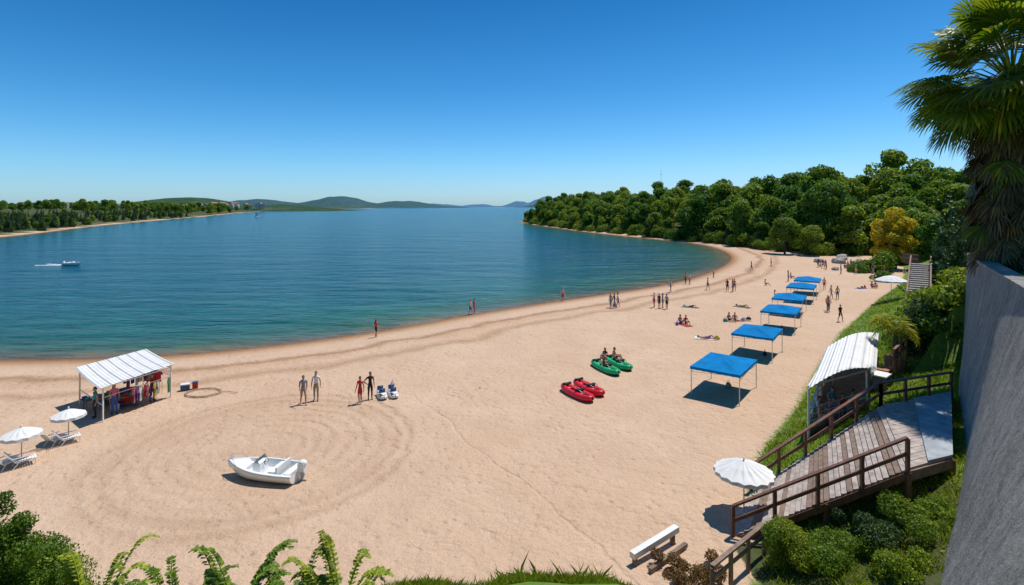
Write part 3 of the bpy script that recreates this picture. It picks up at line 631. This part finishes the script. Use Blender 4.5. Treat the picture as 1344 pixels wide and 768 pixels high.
def chair(x,y,rz):
    b=MB(); 
    for s in(-.28,.28):
        b.beam((s,-.45,.34),(s,.35,.30),.035,.035,M['white']);b.beam((s,.33,.30),(s,.75,.85),.035,.035,M['white']);b.beam((s,-.4,0),(s,-.4,.34),.035,.035,M['white']);b.beam((s,.45,0),(s,.2,.32),.035,.035,M['white']);b.beam((s,-.35,.52),(s,.45,.52),.05,.03,M['white'])
    for i in range(8): b.box((0,-.42+.1*i,.35),(.56,.08,.015),M['cream'])
    for i in range(7): t=i/7; b.beam((-.27,.36+.38*t,.38+.46*t),(.27,.36+.38*t,.38+.46*t),.02,.075,M['cream'])
    return b.obj('beach_chair',(x,y,H(x,y)),rz,sc=.9)
umbrella(-22.7,27.3,.75,1.5); chair(-22.3,26.9,2.4); chair(-22.9,26.8,2.9)
umbrella(-22.9,24.9,.78,1.55); chair(-22.5,24.6,2.4); chair(-23.1,24.4,2.9)
umbrella(9.0,20.7,1.12,2.0,16); umbrella(45.5,64.0,1.7,2.9,12)
def striped_roof(b,c,n=18,arch=.0):
    A,B2,C,D=[Vector(q) for q in c]
    for i in range(n):
        t0,t1=i/n,(i+1)/n
        for k in range(8):
            u0,u1=k/8,(k+1)/8
            def Q(t,u,o=0):
                p=A.lerp(B2,t).lerp(D.lerp(C,t),u); p.z+=arch*math.sin(math.pi*t)-.06*math.sin(math.pi*u)+o; return p
            m_=M['cream'] if i%3 else M['grey']
            tm=(t0+t1)/2; b.poly([Q(t0,u0),Q(tm,u0,.035),Q(tm,u1,.035),Q(t0,u1)],m_); b.poly([Q(tm,u0,.035),Q(t1,u0),Q(t1,u1),Q(tm,u1,.035)],M['cream'])
def garment(b,p,mat,w=.42,h=.6,R=None):
    R=R or Matrix.Identity(3); p=Vector(p)
    o=[(-.12,0),(-.28,-.06),(-.5,-.35),(-.38,-.42),(-.27,-.25),(-.28,-1),(.28,-1),(.27,-.25),(.38,-.42),(.5,-.35),(.28,-.06),(.12,0),(0,-.06)]
    for dy in(-.03,.03): b.poly([p+R@Vector((x*w,dy,z*h)) for x,z in o],mat)
b=MB(); FL,FR,BR,BL=(-22.7,29.6),(-21.3,33.3),(-24.6,35.6),(-26.1,32.2)
for q in (FL,FR,BR,BL): b.beam((*q,-.1),(*q,2.0 if q in(FL,BL) else 2.15),.06,.06,M['white'])
striped_roof(b,[(-22.6,29.2,1.95),(-21.1,33.4,2.1),(-24.6,35.9,2.35),(-26.4,32.2,2.2)],22)
for p,q in((FL,FR),(FR,BR),(BR,BL),(BL,FL)): b.beam((*p,1.90),(*q,1.90),.05,.05,M['white']); 
b.beam((*FL,.9),(*BL,.9),.04,.04,M['white'])
bc=['c_red','c_pink','c_yel','c_teal','c_blue','c_white','c_purple','c_green','c_red','c_white']
for (p,q,zz) in ((FR,FL,1.35),(BR,FR,1.4),((-23.2,34.6),(-25.2,32.4),1.5)):
    b.beam((p[0],p[1],zz),(q[0],q[1],zz),.03,.03,M['metal'])
    dx,dy=q[0]-p[0],q[1]-p[1]; L=math.hypot(dx,dy)
    for i in range(int(L*.62/.22)):
        t=.04+.6*i/(L*.62/.22)+random.uniform(-.01,.01); R=Matrix.Rotation(math.atan2(dy,dx)+random.uniform(.5,1.2),3,'Z'); garment(b,(p[0]+dx*t,p[1]+dy*t,zz-.02),CL[random.choice(bc)],.5,random.uniform(.6,.95),R)
for i in range(22):
    x=random.uniform(-24.6,-22.6);y=random.uniform(31.2,33.6); b.box((x,y,random.uniform(.12,.5)),(random.uniform(.2,.5),random.uniform(.2,.4),random.uniform(.15,.4)),CL[random.choice(bc)],random.uniform(0,3))
for (tx,ty) in ((-24.4,31.4),(-23.0,31.6)):
    b.box((tx,ty,.72),(1.5,.7,.05),M['wood'],.9)
    for a in(-.6,.6):
        for c_ in(-.28,.28): v=Matrix.Rotation(.9,3,'Z')@Vector((a,c_,0)); b.box((tx+v.x,ty+v.y,.35),(.05,.05,.69),M['wood'])
    for i in range(7): v=Matrix.Rotation(.9,3,'Z')@Vector((random.uniform(-.6,.6),random.uniform(-.25,.25),0)); b.box((tx+v.x,ty+v.y,.82),(.22,.18,.14),CL[random.choice(bc)],random.uniform(0,3))
b.obj('vendor_tent'); person('stf',-22.9,30.7,.8,'c_pink','c_blue',True,0,1); person('st',-23.6,30.2,-.6,'c_teal','c_black',True,0,1); person('hip',-22.0,32.6,1,'c_red','c_blue',True,0,0,s=.95)
b=MB(); b.box((0,0,.2),(.5,.34,.36),M['navy']); b.box((0,0,.41),(.53,.37,.06),M['white']); b.tube([(-.26,0,.3),(-.26,0,.5),(.26,0,.5),(.26,0,.3)],.015,M['white'],6); b.box((.55,.1,.22),(.3,.3,.4),CL['c_red']); b.box((.55,.1,.44),(.32,.32,.05),M['navy']); b.obj('cooler_box',(-21.2,34.6,H(-21.2,34.6)),.4)
b=MB(); b.tube([(math.cos(t*.2)*(.95+.06*math.sin(t*.7))*1.1,math.sin(t*.2)*(.8+.08*math.sin(t*.35)),.03+.012*(t//32)) for t in range(90)]+[(1.3,.3,.03),(2.2,.0,.03)],.022,M['rope'],5); b.obj('rope_coil',(-19.7,34.0,H(-19.7,34)+.03))
# ------------------------------------------------------------------ boats
def inflatable(name,p,q,mat,W=.95,tr=.17,seat=True,stripe=None,z=0):
    p=Vector((*p,0));q=Vector((*q,0)); L=(q-p).length; b=MB(); n=40; vs=[]
    path=[];rad=[]
    for i in range(n):
        t=2*math.pi*i/n; c_,s=math.cos(t),math.sin(t); x=(L/2-tr)*math.copysign(abs(c_)**.8,c_); y=(W/2-tr)*math.copysign(abs(s)**.75,s)*(1-.15*abs(c_)); path.append((x,y,tr+.16*abs(x/(L/2))**3)); rad.append(tr*(1-.2*abs(c_)**4))
    path.append(path[0]);rad.append(rad[0]); b.tube(path,rad,mat,12,False)
    b.tube([(x*1.0,y*1.0,z_+r*.86) for (x,y,z_),r in zip(path,rad)],.028,stripe or M['black'],6,False)
    fl=[(x*.95,y*.95,.07) for x,y,_ in path[:-1]]; b.poly(fl,M['black'] if stripe is None else stripe)
    if seat:
        for sx in(-.28*L,.14*L):
            b.box((sx,0,.26),(.36,W-2*tr+.1,.14),mat); b.beam((sx-.2,-(W/2-tr),.42),(sx-.2,(W/2-tr),.42),.1,.28,stripe or M['black'])
    for sg in(-1,1): b.tube([(-.1*L,sg*(W/2-.02),2*tr-.02),(0,sg*(W/2+.02),2*tr+.04),(.1*L,sg*(W/2-.02),2*tr-.02)],.014,M['black'],5)
    b.tube([(-.3*L,.1,2*tr+.05),(.25*L,-.15,2*tr+.08)],.015,M['metal'],6); b.box((.27*L,-.16,2*tr+.08),(.3,.15,.02),M['black'])
    c_=(p+q)/2; return b.obj(name,(c_.x,c_.y,H(c_.x,c_.y)-.03),math.atan2(q.y-p.y,q.x-p.x),True)
inflatable('inflatable_kayak',(3.3,34.9),(4.9,32.2),M['red'],1.05,.2); inflatable('inflatable_kayak',(4.2,35.7),(5.7,33.1),M['red'],1.05,.2)
inflatable('inflatable_kayak',(6.1,40.3),(7.5,37.3),M['green'],1.1,.2); inflatable('inflatable_kayak',(7.3,41.4),(8.6,38.4),M['green'],1.1,.2)
person('sit',6.75,39.2,-.2,None,'c_black',False,0,1,z=.28); person('sit',7.8,40.6,1.0,None,'c_red',False,0,1,z=.28); person('sitf',7.3,41.9,-.7,'c_black','c_black',False,0,1,z=.0,s=.9)
inflatable('swim_float',(-8.4,33.9),(-7.8,32.6),M['white'],.62,.13,True,M['navy']); inflatable('swim_float',(-7.75,34.1),(-7.15,32.8),M['white'],.62,.13,True,M['navy'])
def motorboat(name,loc,rz,L=3.9,W=1.55,Hh=.62):
    b=MB(); n=22; vs=[];fs=[]
    for i in range(n+1):
        s=i/n; w=W/2*(1-max(0,(s-.35)/.65)**2.3)*(.93+.07*min(1,s*5)); w=max(w,.02); sh=Hh+.16*s*s; kz=.0+.34*max(0,(s-.6)/.4)**2; x=-L/2+L*s
        iw=max(w-.10,.012); fz=.24 if s<.70 else .24+(sh-.24)*min(1,((s-.70)/.05)); fz=min(fz,sh-.005); fw=iw*.85 if s<.75 else iw*.98
        if s<.04: fz=sh-.02
        half=[(w,sh),(w*1.03,sh-.08),(w*.97,sh*.6+kz*.3),(w*.78,.16+kz*.8),(w*.35,.05+kz),(0,kz)]
        row=[(x,y,z) for y,z in half]+[(x,-y,z) for y,z in half[-2::-1]]+[(x,-iw,sh+.015),(x,-fw,fz),(x,0,fz+(.05 if s>.75 else 0)),(x,fw,fz),(x,iw,sh+.015)]
        vs+=row
    K=len(row)
    for i in range(n):
        for k in range(K): fs.append((i*K+k,(i+1)*K+k,(i+1)*K+(k+1)%K,i*K+(k+1)%K))
    fs.append(tuple(range(11))); b.mesh(vs,fs,M['gelcoat'])
    for sg in(0,10): b.tube([Vector(vs[i*K+sg])+Vector((0,0,-.03)) for i in range(n+1)],.025,M['grey'],6)
    b.box((.15,0,.50),(.38,.56,.50),M['gelcoat']); b.mesh([(.28,-.29,.75),(.28,.29,.75),(.12,.27,.95),(.12,-.27,.95),(-.0,-.30,.75),(-.0,.30,.75)],[(0,1,2,3),(0,3,4),(1,5,2)],M['grey'])
    b.tube([(-.05,0,.68),(-.14,0,.74)],.02,M['black'],6,); b.tube([(-.15,.13*math.cos(t),.74+.13*math.sin(t)) for t in [k*.52 for k in range(13)]],.012,M['black'],5,False)
    b.box((-.75,0,.40),(.40,1.0,.30),M['cream']); b.box((-.97,0,.62),(.08,1.0,.26),M['cream']); b.box((-1.45,0,.42),(.3,1.0,.2),M['cream']); b.box((.85,0,.38),(.35,.7,.22),M['cream'])
    X=-L/2-.15
    b.box((X,0,.66),(.30,.28,.34),M['gelcoat']); b.ell((X-.02,0,.84),(.2,.16,.12),M['gelcoat'],10,6); b.box((X,0,.30),(.13,.11,.46),M['grey']); b.ell((X-.03,0,.10),(.18,.05,.06),M['grey'],8,5)
    b.tube([(L*.30,-.40,.60),(L*.36,-.34,.82),(L*.46,0,.88),(L*.36,.34,.82),(L*.30,.40,.60)],.016,M['metal'],6)
    return b.obj(name,loc,rz)
motorboat('motorboat',(-11.0,23.6,H(-11.0,23.6)-.03),math.atan2(.7,-3.6),3.5,1.45,.52)
o=motorboat('speedboat',(-91,110.5,WZ-.1),-.15)
b=MB()
for k in range(60):
    t=k/60; 
    for sg in(-1,1):
        x=-1.5-6*t; y=sg*(.2+1.0*t)+random.uniform(-.2,.2); b.ell((x,y,.0),(random.uniform(.25,.6)*(1-.5*t),random.uniform(.1,.25),random.uniform(.04,.12)*(1-.6*t)),M['white'],6,4)
b.obj('boat_wake',(-91,110.5,WZ),-.15)
b=MB(); b.ell((0,0,.3),(3.2,1.0,.7),M['gelcoat'],12,6); b.tube([(0,0,.5),(0,0,9)],.08,M['metal'],5); b.poly([(-.1,0,1.5),(-.1,0,8.8),(-3,0,1.6)],M['cream']); b.poly([(.1,0,8),(3,0,1),(.1,0,1.4)],M['cream']); b.obj('sailboat',(-280,585,WZ),.3,sc=.6); 
# ------------------------------------------------------------------ pavilion on the grass
b=MB(); C=[(14.4,25.9),(18.9,28.4),(24.0,35.2),(19.2,32.2)]
zb=[H(*q) for q in C]; zr=3.25
for q,z0 in zip(C,zb): b.beam((*q,z0-.3),(*q,zr),.08,.08,M['white'])
mid=[((C[0][0]+C[3][0])/2,(C[0][1]+C[3][1])/2),((C[1][0]+C[2][0])/2,(C[1][1]+C[2][1])/2)]
for q in mid: b.beam((*q,H(*q)-.3),(*q,zr+.05),.07,.07,M['white'])
striped_roof(b,[(14.1,25.4,zr),(19.2,28.1,zr+.15),(24.4,35.5,zr+.25),(19.1,32.4,zr+.1)],16,.4)
for i in range(4): p,q=C[i],C[(i+1)%4]; b.beam((*p,zr-.03),(*q,zr-.03),.06,.06,M['white'])
dz=1.15
b.mesh([(C[0][0],C[0][1],dz),(C[1][0],C[1][1],dz),(C[2][0],C[2][1],dz+1.0),(C[3][0],C[3][1],dz+1.0),(C[0][0],C[0][1],-.2),(C[1][0],C[1][1],-.2),(C[2][0],C[2][1],.6),(C[3][0],C[3][1],.6)],[(0,1,2,3),(0,4,5,1),(1,5,6,2),(3,0,4,7)],M['wood'])
for (p,q,a) in((C[0],C[1],0),(C[3],C[0],0)):
    zz0=dz+1.0 if p==C[3] else dz
    for hgt in(.35,.65,.95): b.beam((*p,zz0+hgt),(*q,dz+hgt),.04,.04,M['metal'])
    for k in range(7): t=k/6; x=p[0]+(q[0]-p[0])*t;y=p[1]+(q[1]-p[1])*t; zz=zz0+(dz-zz0)*t; b.beam((x,y,zz),(x,y,zz+.95),.03,.03,M['metal'])
b.obj('pavilion')
for (x,y,k,t) in [(15.6,26.9,'sit',None),(16.4,27.5,'sitf','c_pink'),(17.3,27.9,'sit','c_red'),(15.9,27.6,'sitf','c_white'),(17.2,28.6,'sitf','c_teal'),(18.3,30.2,'st',None),(16.8,29.1,'stf','c_white'),(18.2,28.4,'sit',None)]: person(k,x,y,random.uniform(-1,1),t,'c_khaki',False,0,1,z=1.2+max(0,(y-27.5))*.12)
for (x,y,mt) in [(21.2,30.6,'white'),(22.0,31.6,'terracotta')]:
    b=MB(); 
    for s in(-1,1): b.box((s*.45,0,.4),(.08,.7,.8),M['wood'])
    b.box((0,0,.835),(1.1,.75,.07),M[mt]); b.box((0,.4,1.12),(1.0,.06,.5),M[mt]); b.box((0,-.3,.42),(.8,.08,.08),M['wood']); b.obj('serving_bench',(x,y,H(x,y)),.7)
# ------------------------------------------------------------------ wooden stairs and landing
b=MB()
A0=Vector((8.0,19.3,.05));A1=Vector((13.5,18.2,3.0)); D0=Vector((10.0,22.3,.05));D1=Vector((16.6,24.0,3.0))
n=30
for i in range(n):
    t0=(i+.04)/n;t1=(i+.96)/n; p,q=A0.lerp(A1,t0),A0.lerp(A1,t1);r,s=D0.lerp(D1,t1),D0.lerp(D1,t0)
    zz=(p.z+q.z)/2; j=random.uniform(-.012,.012); mt=M['plank'] if random.random()<.7 else M['wood']
    top=[Vector((v.x,v.y,v.z+.5*(zz-v.z)+j)) for v in(p,q,r,s)]; bot=[v-Vector((0,0,.06)) for v in top]
    b.mesh(top+bot,[(0,1,2,3),(7,6,5,4),(0,4,5,1),(1,5,6,2),(2,6,7,3),(3,7,4,0)],mt)
for (p,q) in((A0,A1),(D0,D1),(A0.lerp(D0,.5),A1.lerp(D1,.5))): b.beam(p-Vector((0,0,.2)),q-Vector((0,0,.2)),.1,.24,M['brownwood'])
E1=Vector((15.75,19.1,3.0));E2=Vector((21.0,25.5,3.0))
nl=26
for i in range(nl):
    t0=(i+.03)/nl;t1=(i+.97)/nl; p,q=A1.lerp(D1,t0),A1.lerp(D1,t1); r,s=E1.lerp(E2,t1),E1.lerp(E2,t0); j=random.uniform(-.01,.01)
    top=[v+Vector((0,0,.03+j)) for v in(p,s,r,q)]; bot=[v-Vector((0,0,.04)) for v in(p,s,r,q)]
    b.mesh(top+bot,[(0,1,2,3),(7,6,5,4),(0,4,5,1),(1,5,6,2),(2,6,7,3),(3,7,4,0)],M['plank'])
F1=A1.lerp(E1,.45);F2=D1.lerp(E2,.45)
sl=[F1+Vector((0,0,.05)),E1+Vector((0,-.05,.05)),E2+Vector((0,0,.05)),F2+Vector((0,0,.05))]; b.mesh([v+Vector((0,0,.06)) for v in sl]+sl,[(0,1,2,3),(0,4,5,1),(1,5,6,2),(2,6,7,3),(3,7,4,0)],M['slab'])
b.beam(A1-Vector((0,0,.22)),E1-Vector((0,0,.22)),.12,.34,M['wood']); b.beam(D1-Vector((0,0,.2)),E2-Vector((0,0,.2)),.1,.26,M['wood']); b.beam(A1-Vector((0,0,.2)),D1-Vector((0,0,.2)),.1,.26,M['brownwood'])
for q in(A1,E1,A1.lerp(D1,.5),D1,A0.lerp(A1,.55),D0.lerp(D1,.6)): b.beam((q.x,q.y,H(q.x,q.y)-.5),(q.x,q.y,q.z-.1),.16,.16,M['brownwood'])
def rail(p,q,k,h=1.05,mid=True,mat='brownwood'):
    p=Vector(p);q=Vector(q)
    for i in range(k+1):
        v=p.lerp(q,i/k); b.beam(v-Vector((0,0,.3)),v+Vector((0,0,h)),.11,.11,M[mat])
    b.beam(p+Vector((0,0,h+.035)),q+Vector((0,0,h+.035)),.14,.07,M[mat])
    if mid: b.beam(p+Vector((0,0,h*.52)),q+Vector((0,0,h*.52)),.05,.12,M[mat])
rail(A0,A1,4); rail(D0,D1,5); rail(D1,E2,3,1.0)
b.obj('wooden_staircase')
b=MB(); rail((6.0,16.0,.4),(8.6,18.2,.35),3,.75,True,'wood'); b.obj('wooden_fence')
b=MB(); b.beam((4.0,17.75,.35),(5.9,19.1,.45),.22,.2,M['cream']); b.beam((4.1,17.8,-.1),(4.1,17.8,.3),.15,.15,M['wood']);b.beam((5.7,18.95,-.1),(5.7,18.95,.4),.15,.15,M['wood']); b.beam((4.5,17.4,.1),(6.1,18.7,.12),.14,.14,M['wood']); b.obj('timber_bench')
b=MB(); p0=Vector((36.5,48,1.6));p1=Vector((46,60,5.3)); dv=(p1-p0); sidev=Vector((dv.y,-dv.x,0)).normalized()*.9
for i in range(24):
    v=p0+dv*(i/24); w=p0+dv*((i+1)/24); R=Matrix.Rotation(math.atan2(dv.y,dv.x),3,'Z'); b.box((v+w)/2,((w-v).xy.length+.03,1.8,.5),M['rock'],R)
rail(p0+sidev,p1+sidev,6,1); rail(p0-sidev,p1-sidev,6,1); b.obj('stone_stairs')
b=MB(); rail((46.5,61,5.3),(60,82,3.6),10,1.0); b.obj('wooden_fence')
b=MB(); rail((22.2,31,2.6),(25.4,33.4,3.3),4,1.0); b.obj('wooden_fence')
for (x,y,s) in [(1.8,13.2,.2),(3.4,13.6,.12),(-2.1,35,.08),(62,97,.9),(60,99,.7),(64,99,1.0),(70,108,1.2),(66,104,.8),(68,111,1.3),(73,118,1.4),(65,113,.9)]:
    b=MB(); b.ell((0,0,0),(1.1,.8,.6),M['rock'],12,8,None,lambda q:q*(1+.3*mnoise.noise(q*1.7+Vector((x,y,0))))); b.obj('rock',(x,y,H(x,y)+s*.3),x,False,s)
# ------------------------------------------------------------------ shrubs, foreground
def shrub(name,x,y,lobes,n,size,mat,z=None):
    Q=leaf_lobes(lobes,n,size,.9,.5); return place(name,npquads(Q,mat,name),(x,y,(H(x,y) if z is None else z)))
def rl(n,sx,sy,z0,z1,r0,r1): return [(random.gauss(0,sx),random.gauss(0,sy),random.uniform(z0,z1),random.uniform(r0,r1)) for _ in range(n)]
random.seed(21)
shrub('shrub',9.0,17.3,rl(16,.35,.4,.2,1.0,.2,.45),16000,.03,M['shrub'])
shrub('shrub',9.9,16.8,rl(12,.5,.4,.0,.6,.3,.5),12000,.035,M['leaf'])
shrub('flowering_shrub',6.0,17.4,rl(10,.55,.3,.0,.4,.2,.35),9000,.03,M['shrub_red'])
shrub('shrub',12.0,16.9,rl(12,.6,.5,.0,.4,.2,.45),12000,.035,M['leaf_dark']); shrub('shrub',13.2,17.3,rl(12,.6,.5,.0,.5,.2,.5),12000,.035,M['leaf'])
shrub('shrub',11.2,15.6,rl(12,.6,.5,.0,.5,.2,.45),12000,.035,M['shrub'])
lob=[(random.gauss(0,.3),random.gauss(0,.4),z,random.uniform(.2,.36)*(1.3-z/3.2)) for z in [i*.055 for i in range(46)]]
shrub('evergreen_shrub',-8.6,9.0,lob,70000,.021,M['shrub'],H(-8.6,9)-.3)
shrub('evergreen_shrub',-8.7,9.6,rl(28,.5,.5,.0,1.4,.25,.45),30000,.024,M['shrub']); shrub('shrub',-7.7,9.1,rl(20,.4,.3,-.1,.6,.2,.35),22000,.022,M['leaf'])
def leafy(name,x,y,specs,leaf=.13,nl=18,wid=.3,mt='shrub'):
    b=MB(); 
    for (az,L,rise,drop,z0) in specs: frond(b,(random.uniform(-.15,.15),random.uniform(-.1,.1),z0),az,L,rise,drop,leaf,M[mt],nl,wid,.012)
    return b.obj(name,(x,y,H(x,y)-.05))
def many(n,L0,L1,r0,r1): return [(random.choice([random.uniform(-.4,.7),random.uniform(2.4,3.6),random.uniform(-.4,3.6)]),random.uniform(L0,L1),random.uniform(r0,r1),random.uniform(-.1,.25),random.uniform(0,.3)) for _ in range(n)]
leafy('leafy_plant',-5.5,8.8,many(24,.6,1.2,.6,1.35),.11,22,.38); leafy('leafy_plant',-4.5,8.7,many(26,.6,1.2,.6,1.5),.12,22,.38); leafy('leafy_plant',-2.9,8.9,many(16,.6,1.1,.8,1.55),.11,22,.38); leafy('leafy_plant',-7.0,9.0,many(20,.7,1.2,.5,1.55),.12,22,.34)
leafy('leafy_plant',-3.7,9.2,many(12,.5,.9,.4,1.1),.11,16,.38)
shrub('shrub',-5.2,9.2,rl(18,.8,.2,-.1,.4,.15,.3),14000,.022,M['leaf']); shrub('shrub',-6.8,9.4,rl(20,.6,.2,-.1,.55,.2,.35),16000,.022,M['shrub'])
def blades(n,xs,ys,cond,h0,h1,w):
    X=np.random.uniform(*xs,n);Y=np.random.uniform(*ys,n); z,sd_,g,f=terrain(X,Y); k=cond(X,Y,z,g); X,Y,z=X[k],Y[k],z[k]; m_=len(X)
    a=np.random.rand(m_)*6.28; cl=.45+.9*(.5+.5*np.sin(X*2.3+1.1*np.sin(Y*3))*np.sin(Y*2.1+X)); h=np.random.uniform(h0,h1,m_)*(.6+.7*np.random.rand(m_))*cl; lean=np.random.normal(size=(m_,2))*.45*h[:,None]
    B=np.stack([X,Y,z-.02],1); U=np.stack([np.cos(a),np.sin(a),0*a],1)*w; T=B+np.concatenate([lean,h[:,None]],1); Mid=B+np.concatenate([lean*.35,h[:,None]*.6],1)
    return np.stack([B-U,B+U,Mid+U*.7,T],1)
Q=np.concatenate([blades(130000,(-7,6.5),(11.5,17.8),lambda X,Y,z,g:(g>.5),.09,.2,.007),
  blades(20000,(-13,-4),(8,16),lambda X,Y,z,g:g>.6,.12,.3,.012),
  blades(110000,(8,30),(15,42),lambda X,Y,z,g:(g>.6)&(z<5),.10,.25,.016),
  blades(45000,(20,60),(38,80),lambda X,Y,z,g:(g>.6)&(z<7),.12,.3,.03)])
place('grass',npquads(Q,M['grass'],'grass'))
Q=blades(260,(-1.5,3.5),(12.5,14),lambda X,Y,z,g:g>.5,.25,.45,.005); place('tall_weeds',npquads(Q,M['grass'],'tall_weeds'))
# ------------------------------------------------------------------ light, world, camera
sv=Vector((.35,.25,1)).normalized(); elev=math.asin(sv.z); rot=math.atan2(sv.x,sv.y)
w=bpy.data.worlds.new('World'); scn.world=w; w.use_nodes=True; nt=w.node_tree; bg=nt.nodes['Background']
sk=nt.nodes.new('ShaderNodeTexSky'); sk.sky_type='NISHITA'; sk.sun_disc=False; sk.sun_elevation=elev; sk.sun_rotation=rot; sk.ozone_density=2.0; sk.air_density=1.0; sk.dust_density=.4; sk.altitude=200
sp=nt.nodes.new('ShaderNodeSeparateColor'); nt.links.new(sk.outputs[0],sp.inputs[0]); cb=nt.nodes.new('ShaderNodeCombineColor')
for i,(pw,k) in enumerate([(1.5,.30),(1.03,.98),(.97,1.15)]):
    a=mth(nt,'POWER',sp.outputs[i],pw); a=mth(nt,'MULTIPLY',a,k); nt.links.new(a,cb.inputs[i])
tc=nt.nodes.new('ShaderNodeTexCoord'); sx=nt.nodes.new('ShaderNodeSeparateXYZ'); nt.links.new(tc.outputs['Generated'],sx.inputs[0])
gr_=ramp(nt,sx.outputs[2],[(0,(.66,.74,1.03)),(.07,(.62,.72,.98)),(.2,(.38,.58,.83)),(.36,(.20,.44,.68)),(1,(.32,.5,.72))])
fin=mixc(nt,1.0,cb.outputs[0],gr_,'MULTIPLY')
nt.links.new(fin,bg.inputs[0]); bg.inputs[1].default_value=.14
L=bpy.data.lights.new('sun','SUN'); L.energy=4.7; L.angle=math.radians(.5); L.color=(1,.95,.88); lo=bpy.data.objects.new('sun',L); COL.objects.link(lo)
lo.rotation_euler=(-sv).to_track_quat('-Z','Y').to_euler()
cam=bpy.data.cameras.new('camera'); co=bpy.data.objects.new('camera',cam); COL.objects.link(co); co.location=(0,0,12); co.rotation_euler=(math.radians(90),0,0)
cam.sensor_width=36; cam.lens=18.75; cam.shift_y=-114/1344; cam.clip_end=30000; cam.clip_start=.1; scn.camera=co
scn.view_settings.view_transform='Standard'; scn.view_settings.look='None'; scn.view_settings.exposure=0
